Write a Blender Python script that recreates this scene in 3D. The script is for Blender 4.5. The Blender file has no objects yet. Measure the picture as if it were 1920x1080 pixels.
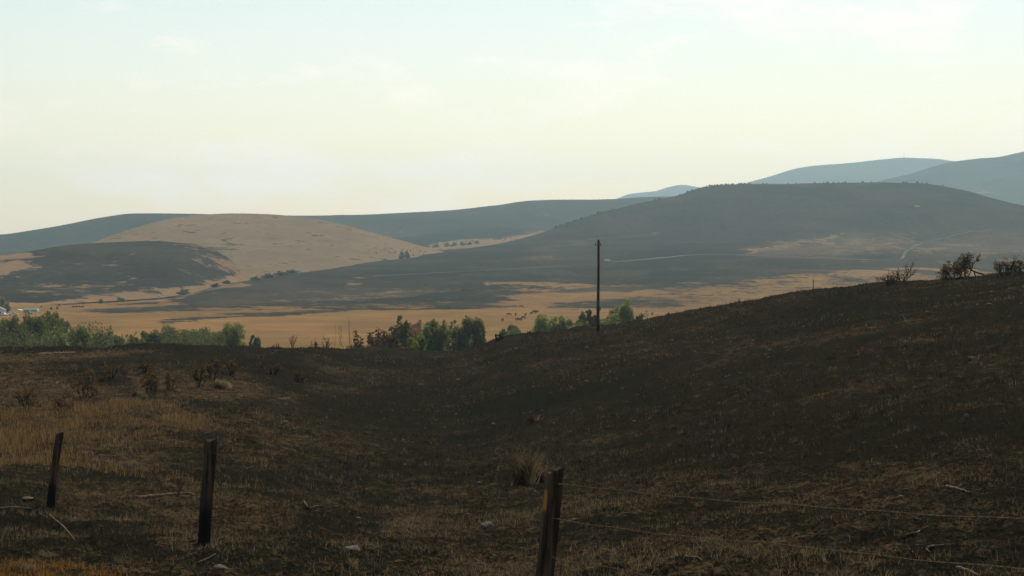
import bpy, math, random
import numpy as np
from mathutils import Vector

# ------------------------------------------------------------------ camera, sky, sun, exposure
FPX, CXP, HYP = 3045.0, 960.0, 470.0          # survey constants of the photograph (1920 wide)
sc = bpy.context.scene
col = sc.collection
cam_data = bpy.data.cameras.new('camera')
cam_data.sensor_width = 36.0
cam_data.lens = FPX / 1920.0 * 36.0
cam_data.shift_y = -(540.0 - HYP) / 1920.0
cam_data.clip_start, cam_data.clip_end = 0.2, 60000.0
cam = bpy.data.objects.new('camera', cam_data)
cam.location = (0, 0, 0)
cam.rotation_euler = (math.radians(90), 0, 0)
col.objects.link(cam)
sc.camera = cam

SUN_AZ, SUN_EL = math.radians(14), math.radians(48)      # azimuth clockwise from +Y (view direction)
world = bpy.data.worlds.new('World')
sc.world = world
world.use_nodes = True
wn, wl = world.node_tree.nodes, world.node_tree.links
wn.clear()
w_out = wn.new('ShaderNodeOutputWorld')
w_bg = wn.new('ShaderNodeBackground')
w_sky = wn.new('ShaderNodeTexSky')
w_sky.sky_type = 'NISHITA'
w_sky.sun_disc = False
w_sky.sun_elevation = SUN_EL
w_sky.sun_rotation = SUN_AZ
w_sky.altitude = 500
w_sky.air_density = 1.75
w_sky.dust_density = 0.5
w_sky.ozone_density = 1.0
w_bg.inputs['Strength'].default_value = 0.099
# thin warm cloud wisps, the same all over the sky
w_geo = wn.new('ShaderNodeTexCoord')
w_map = wn.new('ShaderNodeMapping')
w_map.inputs['Location'].default_value = (17.75, -14.93, 14.59)
w_map.inputs['Scale'].default_value = (7, 7, 20)
wl.new(w_geo.outputs['Generated'], w_map.inputs[0])
w_noise = wn.new('ShaderNodeTexNoise')
w_noise.inputs['Scale'].default_value = 1.0
w_noise.inputs['Detail'].default_value = 7
w_noise.inputs['Roughness'].default_value = 0.6
wl.new(w_map.outputs[0], w_noise.inputs['Vector'])
w_ramp = wn.new('ShaderNodeValToRGB')
w_ramp.color_ramp.elements[0].position = 0.52
w_ramp.color_ramp.elements[1].position = 0.72
w_ramp.color_ramp.elements[1].color = (0.85, 0.85, 0.85, 1)
wl.new(w_noise.outputs['Fac'], w_ramp.inputs[0])
w_mix = wn.new('ShaderNodeMixRGB')
w_mix.inputs['Color2'].default_value = (11.0, 10.4, 9.1, 1)
wl.new(w_ramp.outputs[0], w_mix.inputs['Fac'])
wl.new(w_sky.outputs[0], w_mix.inputs['Color1'])
w_tint = wn.new('ShaderNodeMixRGB'); w_tint.blend_type = 'MULTIPLY'; w_tint.inputs['Fac'].default_value = 1.0
w_tint.inputs['Color2'].default_value = (1.075, 0.97, 0.985, 1)      # smoke-warmed air
wl.new(w_mix.outputs[0], w_tint.inputs['Color1'])
wl.new(w_tint.outputs[0], w_bg.inputs['Color'])
wl.new(w_bg.outputs[0], w_out.inputs['Surface'])

sun_data = bpy.data.lights.new('sun', 'SUN')
sun_data.energy = 3.2
sun_data.angle = math.radians(0.6)
sun_data.color = (1.0, 0.90, 0.74)
sun = bpy.data.objects.new('sun', sun_data)
sdir = Vector((math.sin(SUN_AZ) * math.cos(SUN_EL), math.cos(SUN_AZ) * math.cos(SUN_EL), math.sin(SUN_EL)))
sun.rotation_euler = sdir.to_track_quat('Z', 'Y').to_euler()
sun.location = (0, 0, 300)
col.objects.link(sun)

sc.view_settings.view_transform = 'Standard'
sc.view_settings.look = 'None'
sc.view_settings.exposure = 0.24
sc.view_settings.gamma = 1.0
sc.view_settings.use_curve_mapping = False
sc.render.engine = 'CYCLES'
sc.cycles.use_denoising = True
sc.cycles.denoising_prefilter = 'NONE'
sc.cycles.max_bounces = 6
sc.cycles.diffuse_bounces = 2
sc.cycles.transmission_bounces = 3
sc.cycles.volume_bounces = 1
sc.cycles.transparent_max_bounces = 6

HAZE_DENSITY = 8.3e-5
HAZE_ANISO = 0.35
HAZE_COLOR = (0.67, 0.92, 1.0)

rng = np.random.default_rng(7)
random.seed(7)


# ------------------------------------------------------------------ helpers
def up(px, py, d):
    return np.array([(px - CXP) / FPX * d, d, -(py - HYP) / FPX * d])


def vnoise(x, y, seed=0):
    xi, yi = np.floor(x).astype(np.int64), np.floor(y).astype(np.int64)
    xf, yf = x - xi, y - yi
    u, v = xf * xf * xf * (xf * (xf * 6 - 15) + 10), yf * yf * yf * (yf * (yf * 6 - 15) + 10)

    def h(a, b):
        n = (a * 374761393 + b * 668265263 + seed * 982451653) & 0x7fffffff
        n = ((n ^ (n >> 13)) * 1274126177) & 0x7fffffff
        n = (n ^ (n >> 16))
        return (n & 0xffff) / 65535.0
    a, b, c, d = h(xi, yi), h(xi + 1, yi), h(xi, yi + 1), h(xi + 1, yi + 1)
    return (a + (b - a) * u) * (1 - v) + (c + (d - c) * u) * v - 0.5


def fbm(x, y, octv=4, seed=0, gain=0.5):
    s, a, f = 0, 1.0, 1.0
    for o in range(octv):
        s = s + a * vnoise(x * f + 17.3 * o, y * f - 9.1 * o, seed + o)
        a *= gain
        f *= 2.03
    return s


def pchip(xk, yk, x):
    """monotone cubic; xk (n,), yk (n,), x any shape; clamps at the ends"""
    xk, yk = np.asarray(xk, float), np.asarray(yk, float)
    h = np.diff(xk); s = np.diff(yk) / h
    m = np.zeros(len(xk))
    if len(xk) > 2:
        w1, w2 = 2 * h[1:] + h[:-1], h[1:] + 2 * h[:-1]
        ok = s[:-1] * s[1:] > 0
        with np.errstate(divide='ignore', invalid='ignore'):
            hm = (w1 + w2) / (w1 / s[:-1] + w2 / s[1:])
        m[1:-1] = np.where(ok, hm, 0)
    m[0], m[-1] = s[0], s[-1]
    x = np.clip(x, xk[0], xk[-1])
    i = np.clip(np.searchsorted(xk, x) - 1, 0, len(xk) - 2)
    t = (x - xk[i]) / h[i]
    t2, t3 = t * t, t * t * t
    return (2 * t3 - 3 * t2 + 1) * yk[i] + (t3 - 2 * t2 + t) * h[i] * m[i] + (-2 * t3 + 3 * t2) * yk[i + 1] + (t3 - t2) * h[i] * m[i + 1]


def np_mesh(name, V, Fc, smooth=False, attrs=None, cols=None):
    V = np.ascontiguousarray(V, np.float32).reshape(-1, 3)
    Fc = np.ascontiguousarray(Fc, np.int32)
    m, k = Fc.shape
    me = bpy.data.meshes.new(name)
    me.vertices.add(len(V)); me.vertices.foreach_set('co', V.ravel())
    me.loops.add(m * k); me.loops.foreach_set('vertex_index', Fc.ravel())
    me.polygons.add(m)
    me.polygons.foreach_set('loop_start', np.arange(0, m * k, k, dtype=np.int32))
    me.polygons.foreach_set('loop_total', np.full(m, k, np.int32))
    me.polygons.foreach_set('use_smooth', np.full(m, smooth, bool))
    for an, av in (attrs or {}).items():
        a = me.attributes.new(an, 'FLOAT', 'POINT'); a.data.foreach_set('value', np.ascontiguousarray(av, np.float32).ravel())
    for an, av in (cols or {}).items():
        a = me.attributes.new(an, 'FLOAT_COLOR', 'POINT'); a.data.foreach_set('color', np.ascontiguousarray(av, np.float32).ravel())
    me.update(calc_edges=True)
    return me


def link(name, me, mat=None, parent=None, loc=None, rot=None, scale=None):
    o = bpy.data.objects.new(name, me)
    if me is not None and mat is not None and not me.materials:
        me.materials.append(mat)
    if parent is not None:
        o.parent = parent
    if loc is not None: o.location = [float(v) for v in loc]
    if rot is not None: o.rotation_euler = rot
    if scale is not None: o.scale = scale
    col.objects.link(o)
    return o


def tag(o, label, cat, group=None, kind=None):
    o['label'] = label; o['category'] = cat
    if group: o['group'] = group
    if kind: o['kind'] = kind
    return o


class MB:
    """collects quads / tris of one mesh"""
    def __init__(s): s.v, s.f = [], []

    def add(s, vs, fs):
        b = len(s.v); s.v.extend([tuple(map(float, p)) for p in vs]); s.f.extend([tuple(b + i for i in f) for f in fs])

    def box(s, x0, x1, y0, y1, z0, z1):
        s.add([(x0, y0, z0), (x1, y0, z0), (x1, y1, z0), (x0, y1, z0), (x0, y0, z1), (x1, y0, z1), (x1, y1, z1), (x0, y1, z1)],
              [(3, 2, 1, 0), (4, 5, 6, 7), (0, 1, 5, 4), (1, 2, 6, 5), (2, 3, 7, 6), (3, 0, 4, 7)])

    def prism(s, pts, y0, y1):
        n = len(pts)
        s.add([(p[0], y0, p[1]) for p in pts] + [(p[0], y1, p[1]) for p in pts],
              [tuple(range(n))[::-1], tuple(range(n, 2 * n))] + [(i, (i + 1) % n, n + (i + 1) % n, n + i) for i in range(n)][::1])

    def tube(s, pts, rad, n=5, cap=True):
        pts = [np.asarray(p, float) for p in pts]
        if not hasattr(rad, '__len__'): rad = [rad] * len(pts)
        ring = []
        for i, p in enumerate(pts):
            t = pts[min(i + 1, len(pts) - 1)] - pts[max(i - 1, 0)]
            t = t / (np.linalg.norm(t) + 1e-9)
            a = np.cross(t, (0, 0, 1.0)) if abs(t[2]) < 0.9 else np.cross(t, (1.0, 0, 0))
            a /= np.linalg.norm(a) + 1e-9
            b = np.cross(t, a)
            ring.append([p + rad[i] * (math.cos(2 * math.pi * k / n) * a + math.sin(2 * math.pi * k / n) * b) for k in range(n)])
        vs = [q for r in ring for q in r]
        fs = []
        for i in range(len(pts) - 1):
            for k in range(n):
                fs.append((i * n + k, i * n + (k + 1) % n, (i + 1) * n + (k + 1) % n, (i + 1) * n + k))
        if cap:
            fs.append(tuple(range(n))[::-1]); fs.append(tuple((len(pts) - 1) * n + k for k in range(n)))
        s.add(vs, fs)

    def mesh(s, name, smooth=False):
        me = bpy.data.meshes.new(name); me.from_pydata(s.v, [], s.f)
        if smooth: me.polygons.foreach_set('use_smooth', [True] * len(me.polygons))
        me.update(); return me

    def build(s, name, mat, parent=None, smooth=False, **kw):
        return link(name, s.mesh(name, smooth), mat, parent, **kw)


# ------------------------------------------------------------------ materials
def new_mat(name):
    m = bpy.data.materials.new(name); m.use_nodes = True
    nt = m.node_tree; b = nt.nodes['Principled BSDF']
    b.inputs['Roughness'].default_value = 0.95
    b.inputs['Specular IOR Level'].default_value = 0.0
    return m, nt, b


class NT:
    """tiny node-graph writer"""
    def __init__(s, nt): s.nt = nt; s.n = nt.nodes; s.l = nt.links

    def attr(s, name, out='Fac'):
        a = s.n.new('ShaderNodeAttribute'); a.attribute_name = name; return a.outputs[out]

    def coord(s, kind='Object', scale=None):
        c = s.n.new('ShaderNodeTexCoord').outputs[kind]
        if scale is not None:
            mp = s.n.new('ShaderNodeMapping'); mp.inputs['Scale'].default_value = scale
            s.l.new(c, mp.inputs[0]); c = mp.outputs[0]
        return c

    def noise(s, vec, scale, detail=4, rough=0.6, out='Fac'):
        t = s.n.new('ShaderNodeTexNoise'); t.inputs['Scale'].default_value = scale
        t.inputs['Detail'].default_value = detail; t.inputs['Roughness'].default_value = rough
        s.l.new(vec, t.inputs['Vector']); return t.outputs[out]

    def val(s, x, sock):
        if isinstance(x, (int, float)): sock.default_value = x
        else: s.l.new(x, sock)

    def math(s, op, a, b=0.0, c=0.0):
        t = s.n.new('ShaderNodeMath'); t.operation = op
        s.val(a, t.inputs[0]); s.val(b, t.inputs[1]); s.val(c, t.inputs[2]); return t.outputs[0]

    def step(s, x, lo, hi, a=0.0, b=1.0):
        t = s.n.new('ShaderNodeMapRange'); t.interpolation_type = 'SMOOTHSTEP'
        s.val(x, t.inputs[0]); t.inputs[1].default_value = lo; t.inputs[2].default_value = hi
        t.inputs[3].default_value = a; t.inputs[4].default_value = b; return t.outputs[0]

    def mix(s, fac, a, b):
        t = s.n.new('ShaderNodeMixRGB'); s.val(fac, t.inputs[0])
        for x, k in ((a, 1), (b, 2)):
            if isinstance(x, tuple): t.inputs[k].default_value = (*x, 1)
            else: s.l.new(x, t.inputs[k])
        return t.outputs[0]

    def bump(s, h, strength, dist, bsdf):
        t = s.n.new('ShaderNodeBump'); t.inputs['Strength'].default_value = strength; t.inputs['Distance'].default_value = dist
        s.l.new(h, t.inputs['Height']); s.l.new(t.outputs[0], bsdf.inputs['Normal'])


def far_mat(name, char=(0.022, 0.022, 0.018), char2=(0.048, 0.041, 0.029), gold=(0.25, 0.155, 0.075), gold2=(0.18, 0.115, 0.06), ns=0.02, shrub=0.0, shrub_col=(0.05, 0.055, 0.035)):
    m, nt, b = new_mat(name); g = NT(nt)
    c = g.coord('Object')
    n1 = g.noise(c, ns, 8, 0.7); n2 = g.noise(c, ns * 4.5, 5, 0.65); n3 = g.noise(c, ns * 0.25, 3, 0.5)
    x = g.math('ADD', g.attr('gold'), g.math('MULTIPLY_ADD', n1, 2.6, -1.3))
    x = g.math('ADD', x, g.math('MULTIPLY_ADD', n2, 2.0, -1.0))
    mask = g.step(x, 0.34, 0.66)
    ch = g.mix(g.step(g.math('ADD', g.math('MULTIPLY', n2, 0.6), g.math('MULTIPLY', n3, 0.6)), 0.48, 0.76), char, char2)
    gd = g.mix(g.step(g.math('ADD', n1, g.math('MULTIPLY', n3, 0.6)), 0.50, 0.98), gold, gold2)
    if shrub > 0:
        n4 = g.noise(c, 0.11, 2, 0.5)
        gd = g.mix(g.step(g.math('ADD', n4, g.math('MULTIPLY_ADD', n1, 0.5, -0.25)), 0.72 - shrub * 0.15, 0.80 - shrub * 0.15, 0, 0.8), gd, shrub_col)
    base = g.mix(mask, ch, gd)
    base = g.mix(g.math('MULTIPLY', g.attr('pale'), g.step(g.math('ADD', n2, g.math('MULTIPLY_ADD', n1, 0.8, -0.4)), 0.25, 0.75, 0.35, 1.0)), base, (0.165, 0.115, 0.064))
    nt.links.new(base, b.inputs['Base Color'])
    return m


def ground_mat():
    m, nt, b = new_mat('burnt_ground'); g = NT(nt)
    c = g.coord('Object')
    nA = g.noise(c, 0.35, 5, 0.6); nB = g.noise(c, 2.2, 5, 0.65); nC = g.noise(c, 13.0, 6, 0.75); nD = g.noise(c, 0.06, 4, 0.55)
    x = g.math('ADD', g.attr('straw'), g.math('MULTIPLY_ADD', nA, 1.3, -0.65))
    x = g.math('ADD', x, g.math('MULTIPLY_ADD', nB, 1.5, -0.75))
    x = g.math('ADD', x, g.math('MULTIPLY_ADD', nC, 3.4, -1.7))
    x = g.math('ADD', x, g.math('MULTIPLY_ADD', nD, 1.2, -0.6))
    mask = g.step(x, 0.30, 1.0)
    char = g.mix(g.step(nC, 0.35, 0.7), (0.0095, 0.0095, 0.0064), (0.024, 0.022, 0.0145))
    soil = g.mix(g.step(nB, 0.35, 0.65), (0.046, 0.031, 0.0165), (0.094, 0.063, 0.034))
    base = g.mix(mask, char, soil)
    ash = g.step(g.math('ADD', nC, g.math('MULTIPLY_ADD', nA, 0.4, -0.2)), 0.70, 0.80, 0, 0.6)
    base = g.mix(ash, base, (0.085, 0.076, 0.062))
    base = g.mix(g.step(g.math('ADD', g.attr('pale'), g.math('MULTIPLY_ADD', nB, 0.6, -0.3)), 0.35, 0.75), base, (0.25, 0.175, 0.105))
    nt.links.new(base, b.inputs['Base Color'])
    h = g.math('ADD', g.math('MULTIPLY', nC, 0.4), g.math('MULTIPLY', nB, 1.0))
    g.bump(h, 1.0, 0.12, b)
    return m


def plain_mat(name, c1, c2, scale=6.0, rough=0.9, spec=0.1, lo=0.35, hi=0.65, stretch=None, bump=0.0, bdist=0.02):
    m, nt, b = new_mat(name); g = NT(nt)
    c = g.coord('Object', stretch)
    n = g.noise(c, scale, 5, 0.6)
    nt.links.new(g.mix(g.step(n, lo, hi), c1, c2), b.inputs['Base Color'])
    b.inputs['Roughness'].default_value = rough; b.inputs['Specular IOR Level'].default_value = spec
    if bump: g.bump(n, bump, bdist, b)
    return m


def leaf_mat(name, c1, c2, trans=0.35, rnd=0.25):
    m, nt, b = new_mat(name); g = NT(nt)
    col_a = g.attr('tone', 'Fac')
    base = g.mix(col_a, c1, c2)
    oi = nt.nodes.new('ShaderNodeObjectInfo')
    hs = nt.nodes.new('ShaderNodeHueSaturation')
    nt.links.new(base, hs.inputs['Color'])
    nt.links.new(g.math('MULTIPLY_ADD', oi.outputs['Random'], rnd * 2, 1 - rnd), hs.inputs['Value'])
    nt.links.new(hs.outputs[0], b.inputs['Base Color'])
    tr = nt.nodes.new('ShaderNodeBsdfTranslucent'); nt.links.new(hs.outputs[0], tr.inputs['Color'])
    mx = nt.nodes.new('ShaderNodeMixShader'); mx.inputs[0].default_value = trans
    nt.links.new(b.outputs[0], mx.inputs[1]); nt.links.new(tr.outputs[0], mx.inputs[2])
    nt.links.new(mx.outputs[0], nt.nodes['Material Output'].inputs['Surface'])
    return m


def blade_mat(name, trans=0.3):
    m, nt, b = new_mat(name); g = NT(nt)
    c = g.attr('tint', 'Color')
    nt.links.new(c, b.inputs['Base Color'])
    tr = nt.nodes.new('ShaderNodeBsdfTranslucent'); nt.links.new(c, tr.inputs['Color'])
    mx = nt.nodes.new('ShaderNodeMixShader'); mx.inputs[0].default_value = trans
    nt.links.new(b.outputs[0], mx.inputs[1]); nt.links.new(tr.outputs[0], mx.inputs[2])
    nt.links.new(mx.outputs[0], nt.nodes['Material Output'].inputs['Surface'])
    return m


M = {}
M['ground'] = ground_mat()
M['valley'] = far_mat('valley_grass', ns=0.035, gold=(0.27, 0.150, 0.054), gold2=(0.165, 0.098, 0.040))
M['hill'] = far_mat('burnt_hill', ns=0.03, shrub=0.0)
M['golden'] = far_mat('golden_hill', ns=0.022, gold=(0.22, 0.145, 0.075), gold2=(0.155, 0.108, 0.06), shrub=0.25)
M['ridge'] = far_mat('far_ridge', ns=0.012, char=(0.026, 0.029, 0.023), char2=(0.05, 0.048, 0.036))
M['charwood'] = plain_mat('charred_twig', (0.010, 0.009, 0.008), (0.040, 0.030, 0.022), 9)
M['bark'] = plain_mat('creek_bark', (0.05, 0.042, 0.032), (0.12, 0.10, 0.08), 2)
M['deadwood'] = plain_mat('pale_deadwood', (0.06, 0.043, 0.026), (0.15, 0.11, 0.07), 12, stretch=(1, 1, 0.2))
M['brownwood'] = plain_mat('brown_deadwood', (0.06, 0.038, 0.024), (0.15, 0.095, 0.055), 10)
M['stone'] = plain_mat('pale_stone', (0.035, 0.028, 0.020), (0.17, 0.138, 0.098), 5, bump=0.9)
M['darkstone'] = plain_mat('sooty_stone', (0.04, 0.035, 0.028), (0.16, 0.13, 0.10), 6, bump=0.5)
M['leaf_green'] = leaf_mat('creek_leaf', (0.096, 0.106, 0.032), (0.195, 0.200, 0.062), 0.5)
M['leaf_pale'] = leaf_mat('pale_leaf', (0.13, 0.15, 0.042), (0.23, 0.25, 0.070), 0.5)
M['leaf_yellow'] = leaf_mat('yellow_leaf', (0.15, 0.175, 0.030), (0.28, 0.29, 0.056), 0.5)
M['leaf_brown'] = leaf_mat('scorched_leaf', (0.075, 0.046, 0.022), (0.16, 0.098, 0.045))
M['leaf_olive'] = leaf_mat('half_scorched_leaf', (0.075, 0.072, 0.03), (0.14, 0.12, 0.05), 0.4)
M['leaf_dark'] = leaf_mat('juniper_leaf', (0.016, 0.022, 0.012), (0.034, 0.042, 0.022), 0.1)
M['leaf_under'] = leaf_mat('underbrush_leaf', (0.070, 0.076, 0.026), (0.150, 0.152, 0.052), 0.4)  # darker than the tree leaves: missing self-shadow is put into the colour
M['blade'] = blade_mat('dry_blades')
M['white'] = plain_mat('white_siding', (0.46, 0.46, 0.44), (0.56, 0.56, 0.54), 1, 0.6, 0.2)
M['greysiding'] = plain_mat('grey_siding', (0.40, 0.42, 0.42), (0.5, 0.52, 0.52), 1, 0.6, 0.3)
M['roofgrey'] = plain_mat('grey_roof', (0.18, 0.18, 0.18), (0.27, 0.26, 0.25), 1)
M['darkglass'] = plain_mat('dark_glass', (0.015, 0.017, 0.02), (0.03, 0.033, 0.036), 1, 0.1, 0.5)
M['rubber'] = plain_mat('rubber', (0.012, 0.012, 0.012), (0.022, 0.022, 0.022), 3)
M['cowhide'] = plain_mat('cattle_hide', (0.010, 0.008, 0.007), (0.030, 0.020, 0.014), 1.2)
M['asphalt'] = plain_mat('road_asphalt', (0.042, 0.040, 0.036), (0.085, 0.078, 0.066), 0.012, 0.75, 0.2)
M['dirt'] = plain_mat('dirt_track', (0.055, 0.044, 0.030), (0.125, 0.095, 0.062), 0.02)
M['steel'] = plain_mat('mast_steel', (0.2, 0.2, 0.2), (0.32, 0.32, 0.32), 1, 0.5, 0.5)


# ------------------------------------------------------------------ terrain
PXC = np.concatenate([np.arange(-3000, -600, 60.0), np.arange(-600, -60, 12.0), np.arange(-60, 1981, 2.5), np.arange(1990, 2560, 12.0), np.arange(2580, 5000, 60.0)])


def seg_dist(P, a, b):
    ab = b - a
    t = np.clip(((P - a) @ ab) / (ab @ ab + 1e-9), 0, 1)
    return np.linalg.norm(P - (a + t[..., None] * ab), axis=-1)


FE = 1.0


def paint(val, PX, PY, ops, warp=None):
    """survey marks: ('poly', value, feather, pts) or ('line', value, halfwidth, feather, pts), in photo coordinates of each ground point"""
    P0 = np.stack([PX, PY], -1)
    if warp is not None:          # ragged fire edges: fractal wander of the marks over the ground
        L, ax, ay, sc_m = warp
        P0[..., 0] += ax * fbm(L.X / sc_m, L.D / sc_m, 5, 111, 0.62)
        P0[..., 1] += ay * fbm(L.X / sc_m + 40, L.D / sc_m, 5, 113, 0.62)
    for op in ops:
        pts = np.array(op[-1], float)
        fe = (op[2] if op[0] == 'poly' else op[3]) * FE
        hw = 0 if op[0] == 'poly' else op[2]
        lo, hi = pts.min(0) - 2 * fe - hw - 2, pts.max(0) + 2 * fe + hw + 2
        sel = np.all((P0 >= lo) & (P0 <= hi), axis=-1)
        if not sel.any(): continue
        P = P0[sel]
        dmin = np.full(len(P), 1e9)
        n = len(pts)
        if op[0] == 'poly':
            ins = np.zeros(len(P), bool)
            for i in range(n):
                a, b = pts[i], pts[(i + 1) % n]
                dmin = np.minimum(dmin, seg_dist(P, a, b))
                cond = (a[1] > P[:, 1]) != (b[1] > P[:, 1])
                xi = (b[0] - a[0]) * (P[:, 1] - a[1]) / (b[1] - a[1] + 1e-12) + a[0]
                ins ^= cond & (P[:, 0] < xi)
            sd = np.where(ins, dmin, -dmin)
        else:
            for i in range(n - 1):
                dmin = np.minimum(dmin, seg_dist(P, pts[i], pts[i + 1]))
            sd = hw - dmin
        t = np.clip((sd + fe) / (2 * fe), 0, 1); t = t * t * (3 - 2 * t)
        val[sel] = val[sel] * (1 - t) + op[1] * t
    return val


class Layer:
    def __init__(s, PX, D, Z):
        s.PX, s.D, s.Z = PX, D, Z              # (c,), (r,c), (r,c)
        s.PY = HYP - Z / D * FPX
        s.X = (PX[None, :] - CXP) / FPX * D

    def _cols(s, px):
        c = int(np.clip(np.searchsorted(s.PX, px) - 1, 0, len(s.PX) - 2))
        t = (px - s.PX[c]) / (s.PX[c + 1] - s.PX[c])
        return c, min(max(t, 0), 1)

    def z_at(s, x, y):
        px = CXP + FPX * x / y
        c, t = s._cols(px)
        return (1 - t) * np.interp(y, s.D[:, c], s.Z[:, c], left=-99, right=-99) + t * np.interp(y, s.D[:, c + 1], s.Z[:, c + 1], left=-99, right=-99)

    def hit(s, px, py):
        """nearest ground point of this layer that lies on the sight line"""
        c, t = s._cols(px)
        P = s.PY[:, c] * (1 - t) + s.PY[:, c + 1] * t
        D = s.D[:, c] * (1 - t) + s.D[:, c + 1] * t
        for i in range(len(P) - 1):
            if (P[i] - py) * (P[i + 1] - py) <= 0 and P[i] >= P[i + 1]:
                u = (P[i] - py) / (P[i] - P[i + 1] + 1e-9)
                d = D[i] + u * (D[i + 1] - D[i])
                return up(px, py, d)
        return up(px, py, D[int(np.argmin(P))])

    def mesh(s, name, attrs):
        r, c = s.D.shape
        V = np.stack([s.X, s.D, s.Z], -1).reshape(-1, 3)
        idx = np.arange(r * c).reshape(r, c)
        Fc = np.stack([idx[:-1, :-1], idx[:-1, 1:], idx[1:, 1:], idx[1:, :-1]], -1).reshape(-1, 4)
        return np_mesh(name, V, Fc, True, attrs)


def loft(curves, rows, back=None, amp=0.0, nscale=100.0, seed=1, px=PXC, crest_amp=0.25, toe=None, gully=None):
    """curves front to back, each [(px, py, d) ...]; rows between consecutive curves; back = (dist factor, z) behind the crest"""
    K = []
    for cv in curves:
        a = np.array([(p if len(p) == 3 else (*p, np.nan)) for p in cv], float)
        ok = ~np.isnan(a[:, 2]); a[:, 2] = np.interp(a[:, 0], a[ok, 0], a[ok, 2])
        py, d = pchip(a[:, 0], a[:, 1], px), pchip(a[:, 0], a[:, 2], px)
        K.append((d, -(py - HYP) / FPX * d))
    nk = len(K)
    KD = np.array([k[0] for k in K]); KZ = np.array([k[1] for k in K])
    if back:
        KD = np.vstack([KD, KD[-1] * (1 + (back[0] - 1) * 0.3), KD[-1] * back[0]])
        KZ = np.vstack([KZ, KZ[-1] - 0.22 * (KZ[-1] - back[1]), np.full(len(px), back[1], float)])
        rows = list(rows) + [8, 10]
    for i in range(1, len(KD)):
        KD[i] = np.maximum(KD[i], KD[i - 1] + 15)
    s = np.concatenate([np.linspace(i, i + 1, r, endpoint=False) for i, r in enumerate(rows)] + [[float(len(rows))]])
    D = np.empty((len(s), len(px))); Z = np.empty_like(D)
    for c in range(len(px)):
        D[:, c] = np.interp(s, np.arange(len(KD)), KD[:, c])
        Z[:, c] = pchip(KD[:, c], KZ[:, c], D[:, c])
    if amp:
        X = (px[None, :] - CXP) / FPX * D
        w = np.interp(s, [0, nk * 0.35, nk - 1.6, nk - 1, len(KD)], [0.3, 1, 1, crest_amp, crest_amp])[:, None]
        wl_ = np.clip((px - toe[0]) / (toe[1] - toe[0]), 0.15, 1)[None, :] if toe else 1.0
        Z = Z + amp * w * wl_ * (fbm(X / nscale, D / nscale, 4, seed))
        if gully:
            ga, gs, gd = gully
            wv = X + 0.35 * gs * fbm(X / gs * 0.7 + 5, D / gd * 2, 3, seed + 7) * 4
            w = w * np.clip((s - (nk - 2.6)) / 0.9, 0, 1)[:, None]
            Z = Z - ga * w * wl_ * (1 - 2.2 * np.abs(fbm(wv / gs, D / gd, 3, seed + 5, 0.45)))
    return Layer(px, D, Z)


# --- foreground burnt slope (height knots per bearing: distance, height)
FK = [
    (-3000, [(12, -2.9), (25.7, -4.1), (50, -6.0), (80, -7.0), (150, -9.2), (190, -12.5), (300, -24), (420, -31.5), (500, -37)]),
    (0, [(12, -2.75), (18, -3.35), (25.7, -4.1), (50, -5.9), (80, -7.0), (150, -9.15), (190, -12.5), (300, -24), (420, -31.5), (500, -37)]),
    (200, [(12, -2.7), (18, -3.35), (25.7, -4.15), (50, -6.0), (80, -7.0), (150, -9.05), (190, -12.5), (300, -24), (420, -31.5), (500, -37)]),
    (400, [(12, -2.7), (18.5, -3.4), (30, -4.6), (50, -6.2), (80, -7.3), (160, -9.46), (200, -13), (300, -24), (420, -31.5), (500, -37)]),
    (560, [(12, -2.75), (25, -4.1), (50, -6.5), (100, -8.7), (170, -10.2), (205, -13), (300, -24), (420, -31.5), (500, -37)]),
    (700, [(12, -2.8), (25, -4.2), (50, -6.8), (100, -9.6), (150, -11.3), (210, -12.9), (250, -16.5), (300, -24), (420, -31.5), (500, -37)]),
    (850, [(12, -2.8), (25, -4.25), (50, -6.9), (100, -9.8), (200, -12.4), (240, -16), (300, -24), (420, -31.5), (500, -37)]),
    (960, [(11, -2.75), (25, -4.2), (50, -6.6), (100, -9.0), (180, -9.7), (220, -12.5), (300, -23), (420, -31.5), (500, -37)]),
    (1122, [(10.7, -2.7), (25, -4.0), (50, -6.2), (100, -7.8), (166, -8.0), (200, -10.2), (300, -22), (420, -31.5), (500, -37)]),
    (1300, [(11, -2.65), (25, -3.8), (50, -5.6), (100, -6.4), (160, -6.15), (195, -8.2), (300, -21), (420, -31.5), (500, -37)]),
    (1525, [(11, -2.6), (25, -3.6), (50, -4.9), (90, -5.0), (150, -3.98), (185, -5.6), (300, -19), (420, -31), (500, -37)]),
    (1700, [(11, -2.55), (25, -3.4), (50, -4.2), (85, -4.0), (140, -2.95), (175, -4.4), (300, -18), (420, -31), (500, -37)]),
    (1920, [(11, -2.5), (25, -3.2), (45, -3.6), (80, -3.1), (130, -1.98), (165, -3.2), (300, -17), (420, -31), (500, -37)]),
    (2700, [(11, -2.4), (25, -2.9), (45, -2.9), (80, -1.5), (130, 0.8), (165, 0.3), (300, -16), (420, -31), (500, -37)]),
    (5000, [(11, -2.3), (25, -2.6), (45, -2.4), (80, -1.0), (130, 1.5), (165, 1.0), (300, -16), (420, -31), (500, -37)]),
]
fd = np.concatenate([np.geomspace(5.0, 9.0, 20)[:-1], np.geomspace(9.0, 30, 210)[:-1], np.geomspace(30, 200, 210)[:-1], np.geomspace(200, 500, 40)])
FD_KNOT = np.array([5, 12, 18.5, 25.7, 35, 50, 65, 80, 100, 125, 150, 170, 190, 210, 240, 270, 300, 360, 420, 460, 500.0])
FZ = []
for pxk, kn in FK:
    k = [(0.0, -1.75), (5, -2.05)] + kn
    FZ.append(pchip([a for a, _ in k], [b for _, b in k], fd))
FZ = np.array(FZ)
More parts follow.
